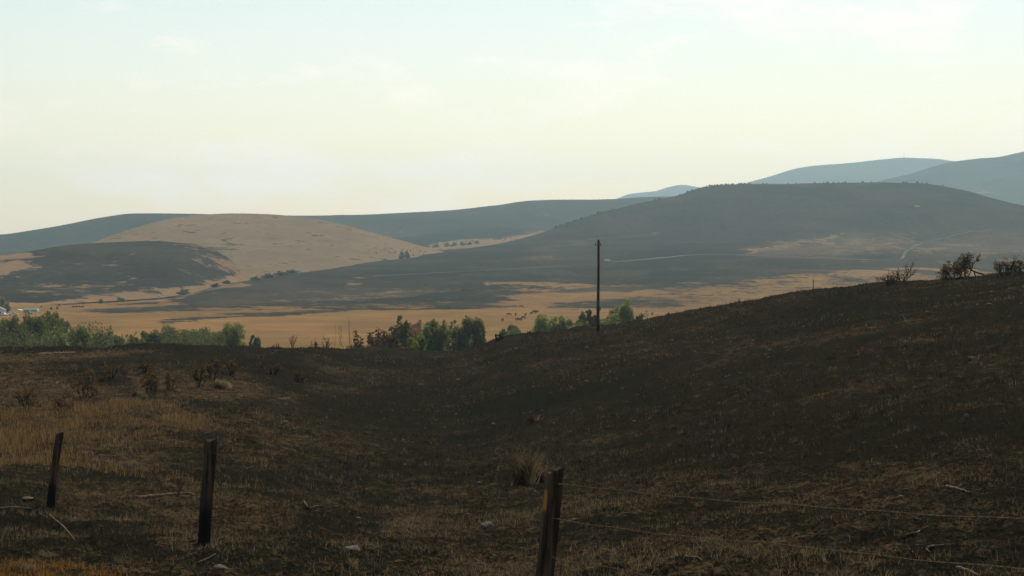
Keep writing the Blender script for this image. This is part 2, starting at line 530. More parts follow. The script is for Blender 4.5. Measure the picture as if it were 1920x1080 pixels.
FPXK = np.array([k[0] for k in FK], float)
Zf = np.array([pchip(FPXK, FZ[:, r], PXC) for r in range(len(fd))])
Df = np.repeat(fd[:, None], len(PXC), 1)
Xf = (PXC[None, :] - CXP) / FPX * Df
near_fade = np.clip((Df - 3) / 6, 0.15, 1)


def micro(X, Y, fade):
    wob = 0.30 * fbm(X / 9.0, Y / 9.0, 3, 21) * np.clip(Y / 30, 0.25, 2.2)
    clod = 0.14 * fbm(X / 0.9, Y / 0.9, 3, 31) + 0.11 * np.abs(fbm(X / 0.24, Y / 0.24, 3, 41))
    led = 0.30 * fbm(X / 7.0, Y / 16.0, 4, 51) * np.clip((Y - 55) / 40, 0, 1) * np.clip((8 - X) / 20, 0, 1) * np.clip((260 - Y) / 60, 0, 1)
    return (wob + clod) * fade + led


Zf = Zf + micro(Xf, Df, near_fade)
LF = Layer(PXC, Df, Zf)
straw = np.full(Df.shape, 0.25)
PXF, PYF = np.repeat(PXC[None, :], len(fd), 0), HYP - Zf / Df * FPX
straw = paint(straw, PXF, PYF, [
    ('poly', 0.42, 40, [(-400, 985), (300, 960), (700, 950), (1100, 900), (1400, 880), (1800, 900), (1900, 940), (1500, 1000), (1700, 1100), (1700, 1400), (-600, 1400)]),
    ('poly', 0.62, 30, [(600, 1000), (760, 960), (1000, 1020), (1250, 1010), (1500, 1010), (1620, 1060), (1500, 1130), (700, 1150)]),
    ('poly', 0.58, 25, [(120, 900), (330, 900), (560, 960), (480, 1000), (200, 990), (90, 950)]),
    ('poly', 0.70, 34, [(-300, 775), (100, 765), (330, 765), (400, 800), (360, 835), (250, 880), (60, 895), (-300, 900)]),
    ('poly', 0.48, 30, [(360, 780), (600, 790), (760, 840), (620, 880), (420, 870)]),
    ('poly', 0.85, 16, [(-200, 692), (60, 688), (140, 715), (240, 740), (340, 742), (330, 765), (-200, 772)]),
    ('poly', 0.68, 14, [(240, 690), (440, 690), (520, 730), (420, 760), (250, 740)]),
    ('poly', 1.05, 6, [(-200, 660), (60, 664), (200, 660), (290, 658), (200, 668), (60, 678), (-200, 680)]),
    ('line', 0.55, 8, 8, [(610, 690), (760, 700), (900, 690)]),
    ('line', 0.55, 10, 10, [(520, 748), (600, 730), (700, 722)]),
    ('line', 0.45, 14, 14, [(1210, 660), (1330, 645), (1400, 640)]),
    ('poly', 0.34, 25, [(1640, 620), (1800, 600), (1900, 640), (1880, 690), (1700, 680)]),
    ('poly', 0.40, 30, [(1540, 680), (1700, 670), (1720, 740), (1500, 760)]),
    ('line', 0.50, 18, 16, [(1560, 880), (1700, 890), (1790, 905)]),
    ('line', 0.45, 10, 12, [(640, 912), (800, 905), (900, 905)]),
    ('poly', 0.12, 30, [(1150, 800), (1500, 760), (1900, 780), (1900, 850), (1500, 860), (1250, 880)]),
    ('poly', 0.12, 25, [(600, 770), (900, 720), (1200, 700), (1250, 760), (900, 790)]),
    ('poly', 0.03, 10, [(330, 655), (560, 656), (560, 690), (420, 690), (330, 676)]),
    ('poly', 0.05, 18, [(90, 985), (260, 990), (330, 1040), (200, 1040)]),
    ('poly', 0.05, 14, [(560, 955), (740, 965), (700, 1000), (560, 990)]),
])
straw = 0.27 + (straw - 0.27) * 0.85
pale = np.zeros(Df.shape)
pale = paint(pale, PXF, PYF, [
    ('line', 0.75, 1.5, 2.5, [(70, 662), (140, 660)]),
    ('line', 0.5, 1, 2.5, [(140, 661), (290, 659)]),
    ('line', 0.5, 1.5, 3, [(600, 662), (640, 665), (690, 672)]),
    ('line', 0.55, 3, 4, [(515, 748), (545, 745)]),
    ('poly', 0.55, 5, [(405, 708), (432, 715), (440, 728), (405, 730), (395, 720)]),
    ('line', 0.45, 3, 4, [(300, 735), (330, 748)]),
    ('line', 0.60, 1.6, 2.5, [(-60, 682), (10, 687), (35, 695), (52, 706), (130, 724)]),
    ('line', 0.60, 1.4, 2.2, [(-60, 690), (5, 698), (14, 706), (50, 716)]),
    ('line', 0.5, 1.2, 2, [(20, 688), (80, 702), (130, 722)]),
    ('poly', 0.40, 12, [(40, 1050), (140, 1050), (240, 1075), (240, 1120), (40, 1100)]),
])
ground = tag(link('ground', LF.mesh('ground', {'straw': straw, 'pale': pale}), M['ground']), 'blackened burnt grass slope in the foreground', 'ground', kind='structure')
# shoulder under and behind the camera, butted to the slope
gx, gy = np.meshgrid(np.linspace(-60, 60, 121), np.linspace(-60, 5.0, 66))


def z_near(x, y):
    yy = np.maximum(y, 0.0)
    return np.interp(yy, [0, 5], [-1.75, -2.05]) - 0.03


gz = z_near(gx, gy) + 0.02 * fbm(gx / 2, gy / 2, 3, 5)
gi = np.arange(gx.size).reshape(gx.shape)
link('road_shoulder', np_mesh('road_shoulder', np.stack([gx, gy, gz], -1), np.stack([gi[:-1, :-1], gi[:-1, 1:], gi[1:, 1:], gi[1:, :-1]], -1).reshape(-1, 4), True,
     {'straw': np.full(gx.size, 0.4), 'pale': np.zeros(gx.size)}), M['ground'])
tag(bpy.data.objects['road_shoulder'], 'gravelly shoulder the view is taken from', 'ground', kind='structure')

# --- valley floor
FE = 1.7
VL = [(640, 640), (610, 780), (592, 900), (576, 1040), (563, 1180), (552, 1330), (544, 1480), (538, 1600), (534, 1720)]
VR = [(640, 640), (610, 780), (590, 900), (570, 1060), (550, 1250), (530, 1420), (514, 1560), (500, 1680), (488, 1790)]
vc = [[(-3000, 718, 380), (4900, 718, 380)]]
for (pl, dl), (pr, dr) in zip(VL, VR):
    vc.append([(-3000, pl, dl), (380, pl, dl), (900, pr, dr), (4900, pr, dr)])
LV = loft(vc, [14] + [16] * 8, back=(1.35, -40), amp=1.2, nscale=120, seed=3)
gv = np.full(LV.D.shape, 1.15)
gv = paint(gv, np.repeat(PXC[None, :], len(LV.D), 0), LV.PY, [
    ('poly', 0.05, 4, [(130, 584), (200, 576), (330, 566), (460, 570), (470, 576), (300, 583), (200, 586)]),
    ('poly', 0.0, 3, [(285, 604), (400, 590), (470, 584), (640, 576), (760, 577), (900, 568), (960, 570), (1000, 577), (900, 578), (760, 579), (600, 584), (480, 590), (380, 602), (300, 607)]),
    ('poly', 0.05, 5, [(380, 575), (640, 576), (900, 575), (960, 560), (1010, 548), (1100, 550), (1190, 545), (1260, 553), (1340, 545), (1470, 550), (1700, 560), (2200, 565), (2200, 430), (300, 430), (330, 560)]),
    ('poly', 0.60, 9, [(960, 545), (1060, 538), (1250, 540), (1500, 525), (1700, 520), (1900, 515), (1900, 560), (1500, 572), (1200, 576), (1030, 566)]),
    ('poly', 0.80, 9, [(960, 556), (1080, 552), (1150, 556), (1120, 566), (980, 566)]),
    ('line', 0.05, 4, 4, [(1030, 578), (1100, 572), (1200, 566), (1320, 572), (1440, 560)]),
    ('line', 0.05, 2.5, 3, [(920, 558), (960, 560), (1010, 558)]),
    ('line', 0.95, 3, 4, [(940, 536), (1000, 532), (1070, 536), (1130, 540), (1240, 543)]),
    ('line', 0.95, 5, 5, [(960, 560), (1060, 555), (1160, 552), (1240, 548)]),
    ('line', 0.9, 2.2, 3, [(1150, 545), (1250, 545)]),
    ('line', 0.9, 2.5, 3, [(1310, 545), (1400, 543)]),
    ('line', 0.9, 3, 4, [(1440, 528), (1500, 522), (1560, 516), (1600, 512)]),
    ('poly', 0.95, 5, [(1600, 512), (1650, 502), (1720, 497), (1800, 499), (1860, 502), (1850, 512), (1780, 516), (1700, 520), (1640, 520), (1600, 516)]),
    ('line', 0.95, 3, 4, [(1590, 540), (1640, 535), (1680, 530), (1760, 524)]),
    ('line', 0.8, 2, 3, [(1540, 505), (1640, 503)]),
    ('poly', 0.95, 4, [(1290, 572), (1440, 555), (1520, 548), (1560, 543), (1620, 538), (1640, 545), (1500, 565), (1300, 585)]),
    ('line', 0.85, 1.5, 2, [(1500, 534), (1560, 531)]),
    ('line', 0.85, 1.5, 2, [(1820, 497), (1960, 492)]),
], (LV, 60, 9, 70.0))
valley = tag(link('valley_floor', LV.mesh('valley_floor', {'gold': gv, 'pale': np.zeros(LV.D.shape)}), M['valley']), 'flat golden pasture with burnt streaks beyond the creek trees', 'field', kind='structure')

# --- burnt rolling hill on the right, with its long low toe running left
LH = loft([
    [(-3000, 582, 1050), (300, 580, 1060), (430, 577, 1060), (600, 582, 1020), (900, 579, 1040), (1200, 570, 1120), (1600, 563, 1180), (4900, 563, 1180)],
    [(-3000, 565, 1230), (300, 557, 1230), (430, 542, 1230), (600, 541, 1300), (760, 541, 1330), (1000, 537, 1400), (1300, 533, 1420), (1920, 531, 1430), (4900, 530, 1430)],
    [(-3000, 562, 1330), (300, 552, 1330), (430, 529, 1350), (600, 507, 1560), (740, 501, 1640), (900, 498, 1700), (1100, 492, 1760), (1300, 485, 1800), (1600, 485, 1800), (1920, 478, 1850), (4900, 475, 1850)],
    [(-3000, 560, 1430), (300, 549, 1430), (430, 529, 1420), (600, 504, 1640), (760, 483, 1950), (900, 468, 2100), (1000, 460, 2200), (1200, 450, 2250), (1500, 438, 2250), (1700, 443, 2250), (1920, 438, 2300), (4900, 440, 2300)],
    [(-3000, 560, 1520), (300, 550, 1520), (360, 541), (430, 528, 1520), (600, 503.5, 1720), (760, 479, 2050), (850, 469, 2250), (940, 456, 2400), (1000, 441, 2500), (1060, 421, 2600), (1130, 398, 2750), (1200, 381, 2850),
     (1270, 367, 2900), (1320, 351, 2950), (1380, 346, 3000), (1500, 344, 3050), (1620, 342.5, 3050), (1720, 344, 3000), (1800, 356, 2950), (1900, 381, 2900), (2000, 400, 2900), (2600, 430, 2900), (4900, 440, 2900)],
], [30, 36, 30, 46], back=(1.3, -42), amp=15.0, nscale=260, seed=11, crest_amp=0.06, toe=(900, 1400), gully=(13.0, 150.0, 900.0))
PXH = np.repeat(PXC[None, :], len(LH.D), 0)
gh = paint(np.full(LH.D.shape, -0.22), PXH, LH.PY, [
    ('poly', 0.14, 14, [(350, 575), (420, 548), (600, 535), (900, 530), (1100, 540), (1500, 530), (2000, 500), (2000, 575)]),
    ('poly', 0.0, 14, [(1380, 470), (1500, 440), (1700, 436), (1900, 425), (2000, 440), (2000, 500), (1700, 500), (1500, 480)]),
    ('poly', 0.95, 4, [(-3000, 600), (4900, 600), (4900, 566), (1700, 566), (1300, 574), (1000, 577), (900, 577), (760, 580), (600, 584), (480, 589), (300, 586), (-3000, 586)]),
    ('line', 0.95, 2.0, 2.5, [(30, 585), (200, 574), (330, 556), (400, 540), (470, 534)]),
    ('line', 0.85, 1.6, 2.5, [(655, 520), (690, 520)]), ('line', 0.7, 1.6, 2.5, [(655, 536), (680, 535)]),
    ('line', 0.55, 1.2, 2.5, [(560, 575), (640, 560), (760, 550), (860, 540)]),
    ('line', 0.45, 1.2, 2.5, [(640, 562), (700, 558)]), ('line', 0.5, 1.0, 2, [(860, 535), (960, 530)]),
    ('line', 0.62, 2, 4, [(940, 535), (1000, 532), (1070, 536)]),
    ('line', 1.15, 1.8, 2.5, [(1400, 474), (1450, 464), (1480, 457), (1530, 447), (1580, 436)]),
    ('line', 1.0, 2, 3, [(1410, 468), (1480, 466)]), ('line', 0.5, 5, 6, [(1430, 462), (1500, 455), (1600, 458)]),
    ('line', 0.5, 4, 6, [(1500, 478), (1600, 472), (1680, 462)]),
    ('line', 0.6, 1.2, 2, [(1520, 421), (1545, 428)]), ('line', 0.7, 1, 2, [(1715, 386), (1740, 388)]),
    ('poly', 0.6, 1.5, [(1658, 384), (1662, 384), (1664, 389), (1656, 389)]),
    ('line', 0.35, 2, 3, [(1664, 375), (1668, 400), (1670, 440)]),
    ('poly', 0.45, 8, [(1620, 446), (1700, 444), (1710, 452), (1640, 455)]),
    ('poly', 0.55, 6, [(1720, 465), (1800, 458), (1830, 460), (1800, 468), (1730, 475)]),
    ('line', 0.6, 1.2, 2, [(1030, 462), (1080, 456)]), ('line', 0.4, 2, 3, [(1000, 482), (1040, 484)]), ('line', 0.45, 1.2, 2, [(1180, 440), (1230, 434)]),
    ('line', 0.5, 5, 5, [(1255, 515), (1275, 512), (1285, 520)]),
    ('line', 0.75, 2.0, 3, [(1440, 528), (1500, 522), (1600, 511)]),
    ('line', 0.6, 2, 3, [(1750, 492), (1850, 488), (1960, 484)]), ('line', 0.6, 2, 3, [(1830, 476), (1960, 470)]),
], (LH, 36, 6, 70.0))
ph_ = paint(np.full(LH.D.shape, 0.0), PXH, LH.PY, [
    ('poly', 0.30, 16, [(380, 578), (480, 545), (700, 540), (1000, 528), (1300, 525), (1700, 505), (2000, 490), (2000, 575)]),
    ('poly', 0.62, 10, [(1400, 476), (1450, 462), (1530, 447), (1600, 440), (1680, 442), (1705, 455), (1690, 480), (1560, 484)]),
    ('poly', 0.50, 12, [(1700, 470), (1740, 452), (1850, 436), (2000, 430), (2000, 480), (1800, 485)]),
    ('poly', 0.05, 5, [(1610, 474), (1650, 471), (1685, 476), (1680, 484), (1600, 484)]),
    ('poly', 0.35, 9, [(990, 482), (1020, 476), (1045, 482), (1030, 492), (1000, 490)]),
    ('poly', 0.40, 8, [(1245, 520), (1262, 508), (1285, 510), (1280, 525), (1255, 530)]),
    ('line', 0.55, 1.2, 3, [(1000, 466), (1080, 456), (1230, 436)]),
    ('line', 0.35, 3, 5, [(1500, 424), (1540, 420), (1600, 432)]),
], (LH, 30, 5, 70.0))
hill_main = tag(link('burnt_hill', LH.mesh('burnt_hill', {'gold': gh, 'pale': ph_}), M['hill']), 'long dark burnt hill rising to a juniper-dotted crest on the right', 'hill', kind='structure')

# --- low burnt hill on the left
LL = loft([
    [(-3000, 585, 1020), (0, 577, 1045), (200, 568, 1120), (330, 555, 1230), (420, 540, 1330), (470, 530, 1400), (520, 532, 1420), (4900, 545, 1450)],
    [(-3000, 545, 1220), (0, 530, 1250), (200, 520, 1320), (330, 510, 1380), (430, 522, 1430), (520, 534, 1460), (4900, 548, 1490)],
    [(-3000, 490, 1450), (0, 478, 1470), (60, 470, 1500), (120, 460, 1560), (180, 455.5, 1600), (290, 452, 1620), (350, 456, 1620), (400, 466, 1610), (430, 485, 1570), (455, 508, 1530), (520, 535, 1500), (4900, 555, 1520)],
], [40, 50], back=(1.25, -42), amp=6.0, nscale=140, seed=19, crest_amp=0.15, gully=(3.0, 90.0, 500.0))
gl = paint(np.full(LL.D.shape, -0.05), np.repeat(PXC[None, :], len(LL.D), 0), LL.PY, [
    ('poly', 0.95, 3, [(-300, 483), (0, 480), (55, 478), (60, 483), (30, 491), (0, 496), (-300, 498)]),
    ('poly', 0.85, 4, [(-300, 503), (30, 498), (60, 494), (100, 499), (112, 504), (70, 508), (40, 514), (-300, 518)]),
    ('line', 0.7, 1.5, 2, [(-60, 524), (30, 523)]),
    ('line', 0.75, 1.6, 2.5, [(232, 480), (252, 481)]), ('line', 0.55, 1.2, 2, [(225, 523), (260, 527)]), ('line', 0.5, 1.2, 2, [(225, 533), (300, 536)]),
    ('poly', 0.95, 5, [(-300, 568), (40, 567), (120, 563), (200, 553), (300, 547), (360, 541), (400, 533), (430, 522), (445, 500), (425, 488), (440, 470), (460, 470), (540, 545), (540, 600), (-300, 600)]),
    ('poly', 0.9, 4, [(320, 448), (345, 462), (360, 470), (352, 455), (345, 448)]),
    ('poly', 0.42, 10, [(325, 452), (390, 458), (440, 478), (445, 506), (405, 502), (350, 476)]),
    ('poly', 0.70, 7, [(405, 462), (440, 480), (450, 500), (425, 505), (400, 480)]),
    ('line', 0.7, 2, 4, [(10, 545), (120, 538), (240, 540)]), ('line', 0.5, 1.5, 3, [(150, 500), (250, 505)]),
], (LL, 46, 15, 55.0))
tag(link('low_burnt_hill', LL.mesh('low_burnt_hill', {'gold': gl, 'pale': np.zeros(LL.D.shape)}), M['hill']), 'low dark burnt hill in front of the golden dome', 'hill', kind='structure')

# --- golden dome
LG = loft([
    [(-3000, 535, 1600), (0, 530, 1600), (430, 530, 1500), (600, 520, 1560), (700, 505, 1720), (830, 484, 1950), (900, 480, 2000), (4900, 500, 2000)],
    [(-3000, 505, 1800), (0, 497, 1800), (200, 470, 1850), (430, 470, 1850), (600, 470, 1880), (750, 474, 2000), (830, 477, 2040), (900, 482, 2060), (4900, 505, 2060)],
    [(-3000, 500, 1950), (0, 490, 1950), (100, 472, 2050), (170, 456, 2100), (210, 441, 2150), (250, 428, 2200), (290, 417, 2250), (330, 409, 2300), (390, 402.5, 2320), (440, 400.5, 2320), (500, 402, 2320), (560, 406.5, 2300),
     (620, 416, 2260), (700, 436, 2220), (770, 455, 2180), (810, 466, 2150), (900, 485, 2100), (4900, 510, 2100)],
], [40, 60], back=(1.25, -42), amp=7.0, nscale=220, seed=23, crest_amp=0.1, gully=(3.0, 160.0, 800.0))
gg = paint(np.full(LG.D.shape, 0.92), np.repeat(PXC[None, :], len(LG.D), 0), LG.PY, [
    ('poly', 0.10, 4, [(-300, 505), (100, 480), (170, 459), (170, 470), (-100, 520)]),
    ('poly', 0.50, 9, [(350, 462), (400, 458), (440, 466), (400, 485), (360, 478)]),
], (LG, 30, 8, 60.0))
tag(link('golden_hill', LG.mesh('golden_hill', {'gold': gg, 'pale': np.zeros(LG.D.shape)}), M['golden']), 'smooth golden dry-grass dome hill', 'hill', kind='structure')

# --- far dark ridge
LR = loft([
    [(-3000, 520, 2350), (0, 515, 2400), (700, 490, 2350), (900, 476, 2400), (1000, 470, 2550), (1300, 450, 3100), (4900, 480, 3100)],
    [(-3000, 485, 2800), (0, 470, 2800), (500, 445, 2950), (720, 442, 3000), (850, 448, 2900), (1000, 436, 3100), (1300, 415, 3700), (4900, 450, 3700)],
    [(-3000, 475, 3100), (0, 439, 3200), (60, 431, 3220), (130, 419, 3250), (190, 407.5, 3280), (250, 400.5, 3300), (330, 401, 3350), (400, 403, 3400), (500, 404.5, 3500), (560, 404.5, 3600), (640, 403, 3700), (700, 401, 3750),
     (760, 398, 3800), (850, 393, 3900), (920, 386, 4000), (1000, 376.5, 4100), (1050, 374.8, 4200), (1150, 374, 4300), (1200, 371, 4400), (1260, 368.5, 4500), (1330, 376, 4600), (1500, 400, 4700), (4900, 440, 4700)],
], [30, 50], back=(1.2, -42), amp=22.0, nscale=380, seed=29, crest_amp=0.05, gully=(14.0, 240.0, 1200.0))
gr = paint(np.full(LR.D.shape, -0.25), np.repeat(PXC[None, :], len(LR.D), 0), LR.PY, [
    ('line', 0.7, 2, 2.5, [(710, 437), (740, 435), (775, 436)]), ('line', 0.6, 1.0, 2, [(640, 418), (650, 420)]),
    ('poly', 0.9, 4, [(800, 462), (830, 452), (860, 449), (940, 446), (1000, 434), (1030, 431), (1000, 445), (940, 458), (880, 468), (800, 472)]),
    ('line', 0.5, 2, 3, [(1005, 403), (1030, 402)]), ('line', 0.45, 2, 3, [(1000, 420), (1060, 415)]),
])
tag(link('far_ridge', LR.mesh('far_ridge', {'gold': gr, 'pale': np.zeros(LR.D.shape)}), M['ridge']), 'long hazy blue-grey ridge behind the golden dome', 'hill', kind='structure')

# --- far mountains
PXM = np.concatenate([np.arange(-2000, 900, 40.0), np.arange(900, 2100, 4.0), np.arange(2120, 3600, 40.0)])


def mountain(name, crest, d, label, seed, back=1.12, amp=70):
    base = [(PXM[0], 500, d * 0.72), (PXM[-1], 500, d * 0.72)]
    mid = [(p[0], p[1] + 0.42 * (480 - p[1]), d * 0.88) for p in crest]
    L = loft([base, mid, [(p[0], p[1], d) for p in crest]], [14, 40], back=(back, -42), amp=amp, nscale=500, seed=seed, px=PXM, crest_amp=0.05, gully=(35.0, 420.0, 2500.0))
    g0 = np.full(L.D.shape, -0.15)
    if name == 'hazy_hill':
        g0 = paint(g0, np.repeat(PXM[None, :], len(L.D), 0), L.PY, [('poly', 0.75, 4, [(1830, 362), (1850, 359), (1875, 362), (1870, 366), (1840, 366)]), ('line', 0.4, 2, 3, [(1790, 318), (1800, 325)])])
    tag(link(name, L.mesh(name, {'gold': g0, 'pale': np.zeros(L.D.shape)}), M['ridge']), label, 'mountain', kind='structure')
    return L


LM3 = mountain('hazy_hill', [(-2000, 470), (1200, 440), (1560, 372), (1640, 341), (1700, 326.5), (1785, 302.5), (1830, 297.5), (1870, 294.5), (1920, 285), (2000, 277), (2400, 300), (3600, 440)], 6300, 'hazy grey-blue hill rising at the right edge', 37)
LM2 = mountain('mast_mountain', [(-2000, 480), (1200, 420), (1350, 358), (1395, 343), (1440, 331), (1500, 314), (1530, 310), (1600, 304), (1650, 298.5), (1695, 295), (1740, 296.5), (1785, 301.5), (1900, 318), (2200, 360), (3600, 450)], 9300, 'pale blue mountain with a radio mast on top', 41)
LM1 = mountain('distant_peak', [(-2000, 480), (900, 430), (1100, 383), (1150, 374), (1185, 363), (1225, 360), (1255, 351), (1280, 347), (1300, 349.5), (1330, 356), (1420, 380), (1700, 420), (3600, 460)], 10800, 'small pale blue peak on the far skyline', 43)

# --- base sheet out to the horizon
tag(link('plain', np_mesh('plain', [(-10500, -2500, -46), (10500, -2500, -46), (10500, 12500, -46), (-10500, 12500, -46)], [(0, 1, 2, 3)], False, {'gold': [0.9] * 4, 'pale': [0] * 4}), M['valley']),
    'plain stretching beneath the hills to the horizon', 'ground', kind='structure')

# --- haze
hb = MB(); hb.box(-11500, 11500, -2600, 13000, -48, 640)
hm = bpy.data.materials.new('haze_air'); hm.use_nodes = True
hn = hm.node_tree.nodes; hn.clear()
ho = hn.new('ShaderNodeOutputMaterial'); hv = hn.new('ShaderNodeVolumePrincipled')
hv.inputs['Color'].default_value = (*HAZE_COLOR, 1)
hv.inputs['Density'].default_value = HAZE_DENSITY
hv.inputs['Anisotropy'].default_value = HAZE_ANISO
hm.node_tree.links.new(hv.outputs[0], ho.inputs['Volume'])
haze = tag(hb.build('haze', hm), 'thin smoky haze filling the valley air', 'haze', kind='stuff')


def hit_front(px, py):
    best = None
    for L in (LF, LV, LH, LL, LG, LR):
        c, t = L._cols(px)
        if L.PY[:, c].min() - 0.3 <= py <= L.PY[0, c]:
            p = L.hit(px, py)
            if best is None or p[1] < best[0][1]: best = (p, L)
    return best


def z_ground(x, y):
    return max(LF.z_at(x, y), LV.z_at(x, y), LH.z_at(x, y), LL.z_at(x, y), LG.z_at(x, y))


#@@OBJECTS
FE = 1.0
# ------------------------------------------------------------------ roads
def strip(name, L, pts, width, mat, label, cat, lift=0.12):
    P = []
    dense = []
    for (a, b) in zip(pts[:-1], pts[1:]):
        n = max(2, int(abs(b[0] - a[0]) / 4 + abs(b[1] - a[1]) / 2))
        dense += [(a[0] + (b[0] - a[0]) * t / n, a[1] + (b[1] - a[1]) * t / n) for t in range(n)]
    dense.append(pts[-1])
    for q in dense:
        P.append(L.hit(*q))
    P = np.array(P)
    for _ in range(25):
        P[1:-1] = 0.25 * P[:-2] + 0.5 * P[1:-1] + 0.25 * P[2:]
    V, Fc = [], []
    for i in range(len(P)):
        t = P[min(i + 1, len(P) - 1)] - P[max(i - 1, 0)]
        nrm = np.array([-t[1], t[0], 0]); nrm /= np.linalg.norm(nrm) + 1e-9
        for s_ in (-1, 1):
            q = P[i] + nrm * s_ * width / 2
            q[2] = max(L.z_at(q[0], q[1]), L.z_at(P[i][0], P[i][1])) + lift
            V.append(q)
        for s_ in (-1, 1):
            q = P[i] + nrm * s_ * width / 2
            V.append(q - np.array([0, 0, 3.0]))
    for i in range(len(P) - 1):
        a, b = 4 * i, 4 * i + 4
        Fc += [(a, b, b + 1, a + 1), (a + 2, b + 2, b, a), (a + 1, b + 1, b + 3, a + 3)]
    return tag(link(name, np_mesh(name, np.array(V), np.array(Fc), True), mat), label, cat, kind='structure')


strip('road', LH, [(1080, 496), (1150, 491.5), (1200, 487.5), (1245, 483), (1290, 478), (1350, 477), (1450, 480.5), (1560, 484.5), (1640, 487), (1695, 486)], 5, M['asphalt'],
      'pale highway running along the foot of the burnt hill', 'road')
strip('dirt_track', LH, [(1690, 485), (1700, 475), (1702, 468), (1716, 459), (1745, 451), (1772, 447), (1790, 440), (1820, 435), (1865, 429)], 3.6, M['dirt'],
      'dirt track climbing the burnt hill from the highway', 'track')
strip('dirt_path', LH, [(1565, 436), (1610, 437), (1680, 441), (1716, 453)], 2.5, M['dirt'],
      'faint dirt path curving across the hillside to the dirt track', 'track')
strip('farm_lane', LH, [(700, 517.5), (800, 512.5), (960, 504), (1080, 497)], 2.2, M['asphalt'], 'faint narrow lane crossing the dark toe of the burnt hill', 'track', 0.1)


# ------------------------------------------------------------------ leafy and burnt plants
def leaf_cloud(centers, radii, n, size, seed, up_bias=0.0):
    """n leaf quads in ellipsoid clumps; returns V, F, tone"""
    r = np.random.default_rng(seed)
    centers, radii = np.asarray(centers, float), np.asarray(radii, float)
    w = np.prod(radii, 1) ** (2 / 3.0); k = r.choice(len(centers), n, p=w / w.sum())
    u = r.normal(size=(n, 3)); u /= np.linalg.norm(u, axis=1)[:, None]
    rad = r.random(n) ** 0.42
    p = centers[k] + u * radii[k] * rad[:, None]
    a = r.normal(size=(n, 3)); a /= np.linalg.norm(a, axis=1)[:, None]
    b = np.cross(a, r.normal(size=(n, 3))); b /= np.linalg.norm(b, axis=1)[:, None]
    sz = size * (0.55 + 0.9 * r.random(n))[:, None]
    a, b = a * sz, b * sz * 0.6
    V = np.stack([p - a, p - 0.2 * a + b, p + a, p - 0.1 * a - b], 1)
    tone = np.repeat(np.clip(r.random(n) * 0.6 + 0.4 * r.random(len(centers))[k], 0, 1), 4)
    return V.reshape(-1, 3), np.arange(4 * n).reshape(-1, 4), tone


def branches(mb, base, direction, length, radius, depth, r, tips, spread=0.6, n=5, up=0.25, kids=(2, 3)):
    p = np.array(base, float); d = np.array(direction, float); d /= np.linalg.norm(d)
    pts, rad = [p.copy()], [radius]
    steps = 3
    for i in range(steps):
        d = d + r.normal(size=3) * 0.16 + np.array([0, 0, up * 0.3]); d /= np.linalg.norm(d)
        p = p + d * length / steps
        pts.append(p.copy()); rad.append(radius * (1 - 0.42 * (i + 1) / steps))
    mb.tube(pts, rad, n if depth > 0 else 4, cap=False)
    tips.append((p.copy(), d.copy()))
    if depth <= 0: return
    for j in range(r.integers(kids[0], kids[1] + 1)):
        t = r.uniform(0.45, 1.0); q = pts[0] + (pts[-1] - pts[0]) * t
        i = min(int(t * steps), steps - 1); q = pts[i] + (pts[i + 1] - pts[i]) * (t * steps - i if t < 1 else 1)
        nd = d + r.normal(size=3) * spread; nd[2] += up
        branches(mb, q, nd, length * r.uniform(0.5, 0.8), radius * 0.52, depth - 1, r, tips, spread, n, up, kids)


def tree_meshes(name, height, width, seed, leaf, size=0.45, nleaf=1500, bare=0.0, stems=1, leaf_top=True, tall=1.0):
    r = np.random.default_rng(seed)
    mb = MB(); tips = []
    for s_ in range(stems):
        ang = r.uniform(0, 6.28); lean = 0.12 if stems == 1 else 0.35
        branches(mb, (0.25 * math.cos(ang) * (stems > 1), 0.25 * math.sin(ang) * (stems > 1), -0.6), (lean * math.cos(ang), lean * math.sin(ang), 1), height * 0.5, max(0.10, height * 0.02) * (1 if stems == 1 else 0.7), 2 if bare < 0.5 else 3, r, tips, 0.55, 5, 0.35)
    T = np.array([t[0] for t in tips])
    ext = max(np.abs(T[:, :2]).max(), 0.3)
    top = T[:, 2].max()
    sx, sz = (width * 0.42) / ext, (height * 0.93) / top
    V = np.array(mb.v); V[:, :2] *= sx; V[:, 2] = np.where(V[:, 2] > 0, V[:, 2] * sz, V[:, 2]); mb.v = [tuple(v) for v in V]
    T[:, :2] *= sx; T[:, 2] *= sz
    trunk = mb.mesh(name + '_trunk', True)
    # leaf clumps: some at the limb ends, the rest through the crown's envelope down to the ground
    sel = T[r.random(len(T)) > max(bare, 0.35)]
    C, R = [], []
    for t in sel:
        k = width * r.uniform(0.06, 0.12)
        C.append(t); R.append((k, k, k * r.uniform(0.9, 1.8)))
    for i in range(int(46 * (1 - bare)) + 3):
        a = r.uniform(0, 6.28); u = r.uniform(0.04, 0.90 - 0.35 * bare)
        env = (min(1.0, 0.62 + 1.2 * u) if u < 0.4 else 1.0 - ((u - 0.4) / 0.62) ** 1.8 * 0.8)
        rr = width * 0.40 * env * math.sqrt(r.random())
        k = width * r.uniform(0.06, 0.14)
        C.append((rr * math.cos(a), rr * math.sin(a), u * height)); R.append((k, k, k * r.uniform(1.2, 2.6)))
    V, Fc, tone = leaf_cloud(C, R, nleaf, size, seed + 1)
    V[:, 2] = np.abs(V[:, 2])
    crown = np_mesh(name + '_crown', V, Fc, False, {'tone': tone})
    return trunk, crown


